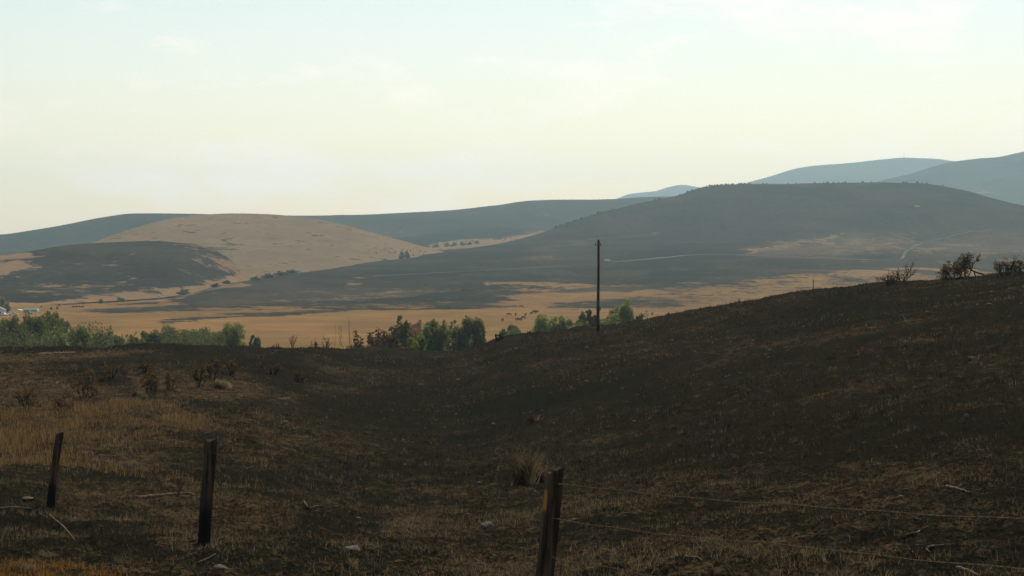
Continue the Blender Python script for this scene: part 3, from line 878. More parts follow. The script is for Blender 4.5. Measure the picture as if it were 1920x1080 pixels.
def plant(name, label, cat, loc, trunk, crown, tm, lm, group=None, rz=0.0, part=('trunk', 'crown'), sc_=1.0):
    e = link(name, None, loc=loc, rot=(0, 0, rz), scale=(sc_,) * 3)
    tag(e, label, cat, group)
    for me, nm, mt in ((trunk, part[0], tm), (crown, part[1], lm)):
        if me is None: continue
        if not me.materials: me.materials.append(mt)
        link(nm, me, mt, e)
    return e


def on_ground(px, d, sink=0.0):
    x = (px - CXP) / FPX * d
    return np.array([x, d, z_ground(x, d) - sink])


GC = 'trees and bushes along the creek'
creek = [
    # px, top y, width px, distance, leaf, bare, stems, label, kind
    (-18, 598, 62, 440, 'leaf_green', 0, 1, 'dark leafy creek tree cut off by the left edge', 'tree'),
    (24, 599, 58, 425, 'leaf_green', 0, 1, 'leafy creek tree second from the left edge, below the trailers', 'tree'),
    (62, 591, 56, 440, 'leaf_green', 0, 1, 'tallest round creek tree just below the white travel trailer', 'tree'),
    (92, 589, 50, 455, 'leaf_green', 0, 1, 'tall dark creek tree to the right of the tree below the trailer', 'tree'),
    (122, 598, 44, 430, 'leaf_green', 0, 1, 'dark creek tree at the right end of the big left clump', 'tree'),
    (146, 614, 40, 425, 'leaf_yellow', 0, 2, 'pale green bush at the right foot of the big left clump', 'bush'),
    (104, 632, 60, 405, 'leaf_pale', 0, 3, 'low olive bush in front of the big left clump', 'bush'),
    (192, 621, 52, 440, 'leaf_green', 0, 2, 'rounded green bush standing alone right of the big clump', 'bush'),
    (222, 630, 34, 430, 'leaf_green', 0, 2, 'small green bush at the right side of the lone rounded bush', 'bush'),
    (256, 632, 36, 430, 'leaf_yellow', 0, 2, 'small yellow-green bush left of the middle hedge', 'bush'),
    (288, 620, 46, 440, 'leaf_green', 0, 1, 'leafy green creek tree at the left of the middle row', 'tree'),
    (318, 615, 50, 445, 'leaf_green', 0, 1, 'bushy creek tree second in the middle row', 'tree'),
    (346, 622, 34, 435, 'leaf_yellow', 0, 2, 'narrow light green bush between two creek trees', 'bush'),
    (376, 617, 48, 440, 'leaf_pale', 0, 1, 'grey-green creek tree third in the middle row', 'tree'),
    (407, 626, 32, 430, 'leaf_yellow', 0, 2, 'small light bush left of the round dark tree', 'bush'),
    (437, 611, 62, 440, 'leaf_green', 0, 1, 'round dark green tree near the right end of the left row', 'tree'),
    (477, 627, 22, 430, 'leaf_green', 0, 2, 'little green bush at the right end of the left row', 'bush'),
    (690, 618, 52, 300, 'leaf_brown', 0.35, 3, 'scorched brown bush at the mouth of the draw', 'bush'),
    (724, 611, 44, 310, 'leaf_brown', 0.25, 3, 'scorched grey-brown bush beside the tall brown tree', 'bush'),
    (755, 589, 44, 320, 'leaf_olive', 0.25, 2, 'tall half-scorched brown and green tree', 'tree'),
    (778, 632, 46, 300, 'leaf_yellow', 0, 3, 'low bright green bush under the half-scorched tree', 'bush'),
    (812, 603, 60, 370, 'leaf_green', 0.05, 2, 'green tree just right of the half-scorched tree', 'tree'),
    (848, 597, 62, 380, 'leaf_olive', 0.3, 2, 'green tree with bare twigs on top in the centre', 'tree'),
    (884, 597, 56, 375, 'leaf_green', 0.05, 1, 'green tree with drooping side twigs, rightmost of the central three', 'tree'),
    (958, 611, 34, 430, 'leaf_green', 0, 2, 'small green tree behind the black bush on the slope edge', 'tree'),
    (984, 622, 30, 430, 'leaf_yellow', 0, 2, 'small yellow-green bush right of the small green tree', 'bush'),
    (1022, 594, 52, 440, 'leaf_pale', 0, 2, 'wide pale green tree left of the utility pole', 'tree'),
    (1054, 595, 38, 440, 'leaf_pale', 0.05, 1, 'pointed pale green tree next to the wide one', 'tree'),
    (1091, 577, 28, 440, 'leaf_green', 0.1, 1, 'narrow upright green tree close left of the utility pole', 'tree'),
    (1109, 571, 26, 445, 'leaf_green', 0.05, 1, 'slim tall green tree touching the utility pole', 'tree'),
    (1136, 584, 42, 440, 'leaf_yellow', 0.2, 2, 'light yellow-green tree right of the utility pole', 'tree'),
    (1164, 572, 60, 445, 'leaf_pale', 0, 2, 'wide grey-green tree second to the right of the utility pole', 'tree'),
    (1195, 584, 36, 440, 'leaf_green', 0, 2, 'small green tree right of the wide grey-green tree', 'tree'),
    (1240, 587, 22, 450, 'leaf_pale', 0.1, 2, 'small pale bush peeping over the slope edge', 'bush'),
    (1258, 583, 18, 455, 'leaf_brown', 0.3, 2, 'small reddish-brown bush peeping over the slope edge', 'bush'),
]
for i, (px, ty, wpx, d, lf, bare, stems, lab, kind) in enumerate(creek):
    g0 = on_ground(px, d)
    top = -(ty - HYP) / FPX * d
    h, w = top - g0[2], wpx / FPX * d * 1.42
    tr, cr = tree_meshes('creek_' + kind, h, w, 100 + i * 7, lf, size=0.29 if h > 7 else 0.25, nleaf=int(1800 + 110 * h * w ** 0.7) if bare < 0.2 else int(800 + 34 * h * w ** 0.7), bare=bare, stems=stems)
    plant('creek_tree' if kind == 'tree' else 'creek_bush', lab, kind, g0, tr, cr, M['bark'] if bare < 0.2 else M['charwood'], M[lf], GC, rz=i * 1.7)


# low streamside undergrowth between and under the trees
def undergrowth(p0, p1, n, hmax, seed):
    r_ = np.random.default_rng(seed)
    px = r_.uniform(p0, p1, n); d = r_.uniform(395, 450, n)
    X = (px - CXP) / FPX * d
    hh = hmax * (0.55 + 0.9 * np.clip(fbm(X / 6, d * 0 + 3, 3, seed), -0.5, 0.6)) * r_.random(n) ** 0.6
    Z = np.array([max(LF.z_at(x, y), LV.z_at(x, y)) for x, y in zip(X, d)]) + hh
    C = np.stack([X, d, Z], -1)
    a = r_.normal(size=(n, 3)); a /= np.linalg.norm(a, axis=1)[:, None]
    b = np.cross(a, r_.normal(size=(n, 3))); b /= np.linalg.norm(b, axis=1)[:, None]
    sz = 0.30 * (0.5 + r_.random(n))[:, None]
    V = np.stack([C - a * sz, C + b * sz * 0.6, C + a * sz, C - b * sz * 0.6], 1).reshape(-1, 3)
    return np_mesh('undergrowth', V, np.arange(4 * n).reshape(-1, 4), False, {'tone': np.repeat(r_.random(n), 4)})


tag(link('creek_undergrowth', undergrowth(-200, 484, 48000, 12.3, 61), M['leaf_under']), 'low green undergrowth between the creek trees on the left', 'undergrowth', kind='stuff')
tag(link('draw_undergrowth', undergrowth(650, 790, 9000, 12.0, 63), M['leaf_brown']), 'scorched undergrowth at the mouth of the draw', 'undergrowth', kind='stuff')
tag(link('bank_undergrowth', undergrowth(790, 908, 10000, 12.0, 65), M['leaf_under']), 'green undergrowth below the central trees', 'undergrowth', kind='stuff')
tag(link('slope_undergrowth', undergrowth(940, 1215, 22000, 14.6, 67), M['leaf_under']), 'pale green undergrowth behind the utility pole', 'undergrowth', kind='stuff')


def bare_mesh(name, height, width, seed, stems=5, depth=3, rad=0.03, up=0.25, spread=0.55):
    r = np.random.default_rng(seed)
    mb = MB(); tips = []
    for s_ in range(stems):
        a = 6.28 * s_ / stems + r.uniform(-0.5, 0.5); l = r.uniform(0.35, 0.9) if stems > 1 else 0.05
        branches(mb, (0.04 * math.cos(a), 0.04 * math.sin(a), -0.15), (l * math.cos(a), l * math.sin(a), 1), height * r.uniform(0.4, 0.55), rad * r.uniform(0.7, 1.1), depth, r, tips, spread, 4, up, BR_KIDS)
    T = np.array([t[0] for t in tips])
    V = np.array(mb.v)
    sx, sz = width * 0.5 / max(np.abs(T[:, :2]).max(), 0.05), height / max(T[:, 2].max(), 0.05)
    V[:, :2] *= sx; V[:, 2] = np.where(V[:, 2] > 0, V[:, 2] * sz, V[:, 2])
    mb.v = [tuple(v) for v in V]
    T[:, :2] *= sx; T[:, 2] *= sz
    return mb.mesh(name, True), T


def burnt_shrub(px, base_y, hpx, wpx, d, seed, label, leaves=120, leafmat='leaf_brown', lsize=0.035, cat='shrub', group='burnt shrubs', name='burnt_shrub', stems=6, depth=3, radpx=1.0, loc=None, up=0.25, spread=0.55):
    if loc is None:
        loc = on_ground(px, d, 0.05)
    h, w = hpx / FPX * d, wpx / FPX * d
    me, T = bare_mesh(name + '_stem', h, w, seed, stems, depth, radpx / FPX * d, up, spread)
    cr = None
    if leaves:
        r = np.random.default_rng(seed + 5)
        k = T[r.choice(len(T), min(len(T), 40), replace=False)]
        V, Fc, tone = leaf_cloud(k, np.full((len(k), 3), w * 0.07), leaves, lsize * d / 30, seed)
        cr = np_mesh(name + '_foliage', V, Fc, False, {'tone': tone})
    return plant(name, label, cat, loc, me, cr, M['charwood'], M[leafmat], group, part=('stem', 'foliage'))


GB = 'burnt sagebrush on the slope crest'
BR_KIDS = (3, 4)
burnt_shrub(1668, 535, 29, 69, 138, 301, 'thin burnt twiggy shrub left of the tall bare one on the crest', 180, group=GB, up=0.12, spread=0.75, lsize=0.013, radpx=0.9)
burnt_shrub(1692, 535, 47, 71, 138, 302, 'tall bare burnt shrub with black forked branches on the crest', 110, group=GB, up=0.12, spread=0.75, stems=5, lsize=0.013, radpx=1.5)
burnt_shrub(1772, 528, 33, 50, 134, 303, 'small burnt shrub at the left foot of the leaning scorched bush', 360, group=GB, up=0.12, spread=0.75, lsize=0.014, radpx=1.1)
burnt_shrub(1792, 527, 33, 66, 133, 307, 'low brown scorched shrub between the small shrub and the leaning bush', 720, group=GB, up=0.12, spread=0.75, lsize=0.014, radpx=0.8)
burnt_shrub(1810, 526, 50, 69, 134, 304, 'tallest scorched bush on the crest with rusty leaves', 900, 'leaf_olive', group=GB, up=0.12, spread=0.75, lsize=0.015, radpx=1.2)
burnt_shrub(1884, 520, 41, 71, 131, 305, 'fan-shaped burnt bush with rusty tips near the right edge', 500, group=GB, up=0.12, spread=0.75, stems=8, lsize=0.013, radpx=1.4)
burnt_shrub(1915, 518, 29, 56, 131, 306, 'rusty brown bush cut by the right edge', 820, group=GB, up=0.12, spread=0.75, lsize=0.014, radpx=0.8)
# fallen charred limb arching from the tallest crest bush
lb = MB()
b0 = on_ground(1838, 133); s1 = 133 / FPX
pts = [np.array([b0[0] + dx * s1, 133, b0[2] + dz * s1]) for dx, dz in ((-26, 17), (-19, 13), (-12, 9), (-4, 6), (4, 4), (9, 1), (8, -3))]
lb.tube(pts, [0.03, 0.05, 0.07, 0.075, 0.07, 0.055, 0.04], 6)
lb.tube([pts[2], pts[2] + np.array([0.15, 0.1, -0.35]), pts[2] + np.array([0.25, 0.1, -0.6])], [0.06, 0.05, 0.03], 5)
tag(lb.build('fallen_limb', M['charwood'], smooth=True), 'black fallen limb arching to the ground beside the tallest crest bush', 'limb')

GS = 'scorched bushes on the burnt flat'
BR_KIDS = (2, 3)
flat = [  # px, base y, height, width
    (50, 762, 42, 60, 'scorched bush nearest the left edge on the burnt flat', 260),
    (160, 752, 66, 76, 'large scorched bush beside the end of the wheel ruts', 420),
    (205, 712, 36, 46, 'small scorched bush behind the large one by the ruts', 220),
    (272, 700, 30, 40, 'low scorched bush on the middle of the flat, furthest back of its cluster', 160),
    (284, 746, 58, 60, 'spreading scorched bush with a green tuft at its foot', 380),
    (322, 732, 48, 44, 'dark upright burnt bush right of the spreading one', 240),
    (372, 726, 46, 50, 'scorched bush left of the pale sandy patch', 260),
    (398, 712, 42, 50, 'reddish scorched bush above the pale sandy patch', 300),
    (432, 704, 30, 44, 'low scorched bush right of the sandy patch', 200),
    (120, 768, 28, 50, 'low dark burnt bush between the left-edge bush and the tall grass', 120),
    (510, 702, 22, 50, 'low scorched brush clump on the flat beyond the sandy patch', 160),
    (560, 716, 20, 44, 'low scorched brush clump at the lip of the draw', 120),
]
for i, (px, by, h, w, lab, nl) in enumerate(flat):
    loc = LF.hit(px, by)
    burnt_shrub(px, by, h, w, loc[1], 400 + i, lab, nl, loc=loc - np.array([0, 0, 0.05]), group=GS, lsize=0.022, stems=7, radpx=1.3)
lipsh = [(548, 30, 24, 168, 'dark shrub on the skyline lip left of the draw'), (590, 22, 30, 180, 'thin burnt shrub on the lip of the draw'), (612, 26, 34, 185, 'wide thin burnt shrub above the pale streak'),
         (520, 14, 20, 165, 'tiny burnt shrub on the left lip of the draw')]
for i, (px, h, w, d, lab) in enumerate(lipsh):
    burnt_shrub(px, 0, h, w, d, 450 + i, lab, 40, group='burnt shrubs on the lip of the draw', lsize=0.010, radpx=0.8)
for i, (px, h, w, d, lab) in enumerate([(632, 56, 10, 250, 'leftmost bare burnt sapling at the draw'), (651, 46, 16, 250, 'short bare burnt sapling between two taller ones'), (661, 58, 12, 250, 'bare burnt sapling left of the scorched brush'),
                                 (784, 52, 8, 300, 'thin bare burnt sapling between the brown and green trees'), (917, 56, 7, 300, 'bare burnt stick sapling left of the black bush'), (922, 60, 6, 300, 'taller bare burnt stick sapling beside the black bush')]):
    burnt_shrub(px, 0, h + 22, w * 2.2, d, 470 + i, lab, 0, cat='sapling', group='bare burnt saplings', name='bare_sapling', stems=2, depth=3, radpx=0.8, up=0.5)
burnt_shrub(936, 0, 16, 28, 182, 481, 'black burnt bush on the slope edge below the small green tree', 500, 'leaf_dark', group='burnt shrubs', lsize=0.014, stems=8, radpx=0.8)
burnt_shrub(992, 0, 9, 12, 180, 482, 'tiny dark burnt bush on the slope edge left of the pole', 120, 'leaf_brown', group='burnt shrubs', lsize=0.010, radpx=0.7)

# ------------------------------------------------------------------ far trees, bushes and junipers
jun = []
for v in range(4):
    r = np.random.default_rng(900 + v)
    mb = MB(); mb.tube([(0, 0, -0.8), (0, 0, 1.2), (0.1, 0, 3.6)], [0.22, 0.17, 0.05], 5, False)
    C = [(r.uniform(-.6, .6), r.uniform(-.6, .6), z) for z in np.linspace(0.9, 4.0, 7)]
    R = [(1.5 * (1 - 0.16 * i) * r.uniform(.8, 1.2),) * 2 + (0.8,) for i in range(7)]
    V, Fc, tone = leaf_cloud(C, R, 260, 0.40, 910 + v)
    jun.append((mb.mesh('juniper_trunk', True), np_mesh('juniper_crown', V, Fc, False, {'tone': tone})))


def far_plant(L, px, py, h, v, name, label, cat, group, lm, w=1.0):
    hf = hit_front(px, py)
    if hf is not None: p, L = hf
    else: p = L.hit(px, py)
    p[2] = L.z_at(p[0], p[1]) - 0.2
    tr, cr = jun[v % 4]
    if lm == 'leaf_dark':
        e = plant(name, label, cat, p, tr, cr, M['bark'], M[lm], group, rz=px * 0.7)
    else:
        key = (v % 4, lm)
        if key not in JC:
            c2 = cr.copy(); c2.materials.clear(); JC[key] = c2
        e = plant(name, label, cat, p, tr, JC[key], M['bark'], M[lm], group, rz=px * 0.7)
    e.scale = (h / 4.6 * w, h / 4.6 * w, h / 4.6)
    return e


JC = {}
JG = 'junipers along the burnt hill skyline'
r = np.random.default_rng(55)
crest_i = int(np.argmin(np.abs(np.cumsum([30, 36, 30, 46])[-1] - np.arange(len(LH.D)))))
for k in range(150):
    if k % 5 == 0: jc = r.uniform(1040, 1420) if k < 100 else r.uniform(1420, 1790)
    px = jc + r.normal() * 12
    c, t = LH._cols(px)
    row = crest_i - (0 if r.random() < 0.7 else r.integers(0, 7))
    d, z = LH.D[row, c], LH.Z[row, c]
    x = (LH.PX[c] - CXP) / FPX * d
    tr, cr = jun[k % 4]
    JL = 'small dark juniper on the left shoulder of the burnt hill skyline' if px < 1300 else 'small dark juniper on the flat summit skyline of the burnt hill' if px < 1600 else 'small dark juniper on the right end of the burnt hill skyline'
    e = plant('juniper_tree', JL, 'tree', (x, d, z - 0.3), tr, cr, M['bark'], M['leaf_dark'], JG, rz=k)
    s_ = r.uniform(1.4, 4.6) / 4.6; e.scale = (s_ * r.uniform(1.1, 1.8), s_ * r.uniform(1.1, 1.8), s_)
JS, JSG = 'dark juniper dot on the face of the burnt hill', 'junipers scattered over the burnt hill face'
for k in range(64):
    px = r.uniform(1100, 1900)
    c, t = LH._cols(px)
    row = int(r.uniform(98, crest_i - 4))
    d, z = LH.D[row, c], LH.Z[row, c]
    tr, cr = jun[k % 4]
    e = plant('juniper_tree', JS, 'tree', ((LH.PX[c] - CXP) / FPX * d, d, z - 0.3), tr, cr, M['bark'], M['leaf_dark'], JSG, rz=k)
    s_ = r.uniform(1.2, 2.6) / 4.6; e.scale = (s_ * 1.15, s_ * 1.15, s_)

GV = 'distant bushes in the valley'
far_plant(LV, 3, 585, 11, 0, 'poplar_tree', 'tall pale green tree behind the house at the left edge', 'tree', GV, 'leaf_pale', 0.8)
far_plant(LV, 14, 586, 8, 1, 'poplar_tree', 'dark green tree between the house and the carport', 'tree', GV, 'leaf_green', 0.7)
for i, (L, px, py, h, w, lm, lab) in enumerate([
        (LL, 225, 566, 4.2, 3.2, 'leaf_pale', 'wide grey-green bush on the golden strip below the left burnt hill'),
        (LL, 189, 569, 4.0, 1.6, 'leaf_pale', 'grey-green bush with a dark twig left of the wide bush'),
        (LL, 257, 562, 2.8, 2.2, 'leaf_pale', 'small grey-green bush right of the wide bush'),
        (LL, 293, 559, 2.4, 3.0, 'leaf_brown', 'low brown bush on the golden strip'),
        (LL, 318, 556, 5.2, 3.4, 'leaf_olive', 'left half of the dark green thicket at the strip end'),
        (LL, 345, 552, 5.2, 3.4, 'leaf_green', 'right half of the dark green thicket at the strip end'),
        (LH, 405, 538, 4.0, 3.2, 'leaf_dark', 'dark bush at the gap below the golden dome'),
        (LH, 425, 532, 4.0, 3.2, 'leaf_dark', 'second dark bush at the gap below the golden dome'),
        (LH, 482, 525, 4.0, 4.2, 'leaf_olive', 'leftmost bush of the dark row on the toe of the burnt hill'),
        (LH, 503, 521, 4.6, 4.2, 'leaf_olive', 'second bush of the dark row on the toe of the burnt hill'),
        (LH, 525, 517, 5.1, 4.2, 'leaf_olive', 'third bush of the dark row on the toe of the burnt hill'),
        (LH, 548, 513, 5.1, 4.2, 'leaf_olive', 'rightmost bush of the dark row on the toe of the burnt hill'),
        (LG, 754, 485, 10.5, 1.1, 'leaf_green', 'left tree of the dark pair at the foot of the golden dome'),
        (LG, 763, 485, 10.5, 1.1, 'leaf_green', 'right tree of the dark pair at the foot of the golden dome'),
        (LR, 818, 464, 8.0, 2.2, 'leaf_green', 'darkest tree at the left end of the far windbreak'),
        (LR, 838, 462, 7.5, 2.2, 'leaf_green', 'second tree of the far windbreak'), (LR, 852, 461, 7.5, 2.2, 'leaf_green', 'third tree of the far windbreak'),
        (LR, 867, 460, 7.5, 2.2, 'leaf_green', 'fourth tree of the far windbreak'), (LR, 881, 459, 7.0, 2.2, 'leaf_green', 'fifth tree of the far windbreak'),
        (LR, 893, 457, 7.0, 2.2, 'leaf_green', 'tree at the right end of the far windbreak'),
        (LV, 1385, 566, 3.2, 1.2, 'leaf_pale', 'small grey bush in the pasture above the slope edge')]):
    far_plant(L, px, py, h, i, 'valley_tree' if h > 5 else 'valley_bush', lab, 'tree' if h > 5 else 'bush', GV, lm, w)
for i in range(26):
    px = r.uniform(800, 960); py = 466 - (px - 800) * 0.11 + r.uniform(-6, 3)
    far_plant(LR, px, py, r.uniform(2.0, 3.5), i, 'valley_bush', 'tiny dark shrub dot on the far golden strip', 'bush', 'shrubs on the far golden strip', 'leaf_dark')
for i in range(22):
    px = r.uniform(690, 800); py = 476 + (px - 690) * 0.02 + r.uniform(-8, 3)
    far_plant(LG, px, py, r.uniform(1.2, 2.4), i, 'valley_bush', 'tiny dark shrub dot at the lower right of the golden dome', 'bush', 'shrubs on the golden dome', 'leaf_dark')
for i, (px, py, h) in enumerate([(78, 573, 1.4), (96, 577, 2.0), (108, 577, 1.8), (111, 571, 1.6), (130, 567, 2.2), (122, 568, 1.2), (106, 573, 1.2)]):
    far_plant(LV, px, py + 3, h, i, 'valley_bush', 'small dark brown shrub dotted on the strip right of the trailers', 'bush', 'dark shrubs right of the trailers', 'leaf_dark', 1.4)
for i, px in enumerate((137, 143, 149, 155)):
    far_plant(LV, px, 576, 1.5, i, 'valley_bush', 'low brown shrub of the small row right of the dark dots', 'bush', 'row of low brown shrubs', 'leaf_brown', 2.0)

# ------------------------------------------------------------------ radio mast
mp = LM2.hit(1695, 295.6)
mast = link('radio_mast', None, loc=mp); tag(mast, 'thin radio mast on the pale blue mountain top', 'mast')
mb = MB()
for a in range(3):
    x, y = 0.9 * math.cos(a * 2.094), 0.9 * math.sin(a * 2.094)
    mb.tube([(x, y, -6), (x * 0.6, y * 0.6, 30)], 0.32, 5)
mb.build('lattice_leg', M['steel'], mast)
mb = MB()
for k in range(16):
    z = 1 + k * 1.6
    for a in range(3):
        b_ = (a + 1) % 3
        mb.tube([(0.5 * math.cos(a * 2.094), 0.5 * math.sin(a * 2.094), z), (0.5 * math.cos(b_ * 2.094), 0.5 * math.sin(b_ * 2.094), z + 1.6)], 0.05, 3)
mb.build('brace', M['steel'], mast)
mb = MB(); mb.tube([(0, 0, 26), (0, 0, 31)], 0.08, 5); mb.build('antenna', M['steel'], mast)

# ------------------------------------------------------------------ farmstead
def box_part(name, mat, parent, *b):
    m_ = MB(); m_.box(*b); return m_.build(name, mat, parent)


def house_like(px, py, L=LV):
    return L.hit(px, py)


hp = house_like(-2, 590); house = link('house', None, loc=hp, rot=(0, 0, 0.15)); tag(house, 'small grey-white house half cut by the left edge', 'house')
m_ = MB(); m_.prism([(-3.2, -1.0), (3.2, -1.0), (3.2, 2.6), (0, 4.2), (-3.2, 2.6)], -4, 4); m_.build('wall', M['white'], house)
m_ = MB(); m_.prism([(-3.6, 2.5), (0, 4.3), (0, 4.5), (-3.6, 2.7)], -4.4, 4.4); m_.prism([(0, 4.3), (3.6, 2.5), (3.6, 2.7), (0, 4.5)], -4.4, 4.4); m_.build('roof', M['roofgrey'], house)
for x in (-1.6, 1.2):
    w_ = box_part('window', M['white'], house, x - 0.6, x + 0.6, -4.08, -4.003, 0.8, 2.0); box_part('pane', M['darkglass'], w_, x - 0.48, x + 0.48, -4.1, -4.083, 0.92, 1.88)
tp = house_like(58, 589); tr_ = link('travel_trailer', None, loc=tp, rot=(0, 0, -0.06)); tag(tr_, 'long white travel trailer with a row of dark windows', 'trailer')
m_ = MB(); m_.prism([(-4.2, 0.6), (4.0, 0.6), (4.4, 1.4), (4.3, 2.6), (3.9, 3.0), (-4.0, 3.0), (-4.3, 2.6)], -1.2, 1.2); m_.build('body', M['white'], tr_)
for x in (-3.0, -1.2, 1.2, 2.3, 3.3):
    w_ = box_part('window', M['greysiding'], tr_, x - 0.45, x + 0.45, -1.25, -1.203, 1.55, 2.4); box_part('pane', M['darkglass'], w_, x - 0.38, x + 0.38, -1.28, -1.253, 1.62, 2.33)
box_part('door', M['greysiding'], tr_, -0.3, 0.4, -1.24, -1.203, 0.7, 2.5)
for x in (-0.5, 0.4):
    m_ = MB(); m_.tube([(x, -1.1, 0.35), (x, -0.85, 0.35)], 0.36, 12); m_.build('wheel', M['rubber'], tr_)
m_ = MB(); m_.tube([(4.2, 0, 0.6), (5.5, 0, 0.5)], 0.08, 5); m_.build('hitch', M['rubber'], tr_)
cp = house_like(34, 589); cpt = link('carport', None, loc=cp, rot=(0, 0, 0.05)); tag(cpt, 'open carport with a bright white roof beside the trailer', 'carport')
m_ = MB(); m_.prism([(-3.0, 2.1), (0, 2.7), (3.0, 2.1), (3.0, 2.2), (0, 2.82), (-3.0, 2.2)], -2.5, 2.5); m_.build('roof', M['white'], cpt)
for x in (-2.8, 2.8):
    for y in (-2.3, 2.3):
        box_part('post', M['greysiding'], cpt, x - 0.07, x + 0.07, y - 0.07, y + 0.07, -0.6, 2.15)


def vehicle(name, label, cat, loc, rz, mat, pickup=True):
    e = link(name, None, loc=loc, rot=(0, 0, rz)); tag(e, label, cat)
    m_ = MB()
    prof = [(-2.7, 0.45), (2.6, 0.45), (2.7, 0.8), (2.6, 1.1), (1.4, 1.2), (0.8, 1.8), (-0.8, 1.85), (-1.0, 1.15), (-2.7, 1.15)] if pickup else [(-2.2, 0.35), (2.2, 0.35), (2.3, 0.8), (1.3, 0.95), (0.6, 1.45), (-1.2, 1.45), (-2.1, 0.95), (-2.3, 0.8)]
    m_.prism(prof, -0.9, 0.9); m_.build('body', mat, e)
    for s_ in (-1, 1):
        m_ = MB(); zt = 1.72 if pickup else 1.38; zb = 1.25 if pickup else 1.0
        m_.prism([(-0.7, zb), (1.05 if pickup else 0.95, zb), (0.7 if pickup else 0.5, zt), (-0.7, zt)], s_ * 0.905 - 0.008, s_ * 0.905 + 0.008); m_.build('window', M['darkglass'], e)
        for x in (-1.7, 1.7):
            m_ = MB(); m_.tube([(x, s_ * 0.72, 0.36), (x, s_ * 0.95, 0.36)], 0.36, 12); w_ = m_.build('wheel', M['rubber'], e)
    return e


vehicle('parked_pickup', 'white pickup parked in front of the carport', 'pickup', house_like(25, 591.5), 0.2, M['white'])
vehicle('parked_car', 'white car parked in front of the house at the left edge', 'car', house_like(7, 592), -0.4, M['white'], False)
rp = LH.hit(1140, 491.6)
rp[2] = LH.z_at(rp[0], rp[1]) + 0.3
vt = link('highway_truck', None, loc=rp, rot=(0, 0, 0.12)); tag(vt, 'pale box truck on the highway left of the bright stretch', 'truck')
m_ = MB(); m_.box(-3.6, 1.6, -1.2, 1.2, 0.7, 3.3); m_.build('cargo_box', M['white'], vt)
m_ = MB(); m_.prism([(1.62, 0.5), (3.6, 0.5), (3.6, 1.4), (3.1, 2.4), (1.62, 2.5)], -1.1, 1.1); m_.build('cab', M['white'], vt)
for s_ in (-1, 1):
    m_ = MB(); m_.prism([(2.1, 1.5), (3.2, 1.5), (2.9, 2.2), (2.1, 2.2)], s_ * 1.11 - 0.008, s_ * 1.11 + 0.008); m_.build('window', M['darkglass'], vt)
    for x in (-2.4, 2.6):
        m_ = MB(); m_.tube([(x, s_ * 0.85, 0.45), (x, s_ * 1.15, 0.45)], 0.45, 12); m_.build('wheel', M['rubber'], vt)


# ------------------------------------------------------------------ cattle
def cow_mesh(graze):
    """one continuous body: skin over a joint skeleton"""
    vs, es, rs = [], [], []

    def v(p, r_, par=None):
        vs.append(p); rs.append(r_)
        if par is not None: es.append((par, len(vs) - 1))
        return len(vs) - 1
    hipv = v((-0.75, 0, 1.15), 0.34)
    bel = v((-0.25, 0, 1.05), 0.40, hipv); che = v((0.35, 0, 1.05), 0.41, bel); sho = v((0.75, 0, 1.15), 0.32, che)
    if graze:
        n1 = v((1.1, 0, 0.85), 0.2, sho); n2 = v((1.32, 0, 0.5), 0.17, n1); h = v((1.45, 0, 0.25), 0.14, n2); mz = v((1.5, 0, 0.1), 0.09, h)
    else:
        n1 = v((1.1, 0, 1.32), 0.21, sho); n2 = v((1.3, 0, 1.5), 0.17, n1); h = v((1.55, 0, 1.45), 0.15, n2); mz = v((1.8, 0, 1.3), 0.09, h)
    t1 = v((-1.08, 0, 1.2), 0.06, hipv); t2 = v((-1.14, 0, 0.6), 0.04, t1)
    for s_ in (-1, 1):
        a = v((0.62, 0.22 * s_, 0.75), 0.14, sho); b = v((0.6, 0.23 * s_, 0.40), 0.08, a); v((0.62, 0.23 * s_, 0.02), 0.07, b)
        a = v((-0.72, 0.24 * s_, 0.78), 0.17, hipv); b = v((-0.88, 0.24 * s_, 0.42), 0.08, a); v((-0.82, 0.24 * s_, 0.02), 0.07, b)
        v((h and vs[n2][0] + 0.02, 0.24 * s_, vs[n2][2] + 0.05), 0.05, n2)
    me = bpy.data.meshes.new('cow'); me.from_pydata(vs, es, [])
    o = bpy.data.objects.new('cow_tmp', me); col.objects.link(o)
    sk = o.modifiers.new('skin', 'SKIN'); ss = o.modifiers.new('sub', 'SUBSURF'); ss.levels = ss.render_levels = 1
    for i, sv in enumerate(me.skin_vertices[0].data):
        sv.radius = (rs[i], rs[i]); sv.use_root = (i == 0)
    bpy.context.view_layer.update()
    out = bpy.data.meshes.new_from_object(o.evaluated_get(bpy.context.evaluated_depsgraph_get()))
    bpy.data.objects.remove(o)
    out.name = 'cow'; out.materials.clear()
    return out


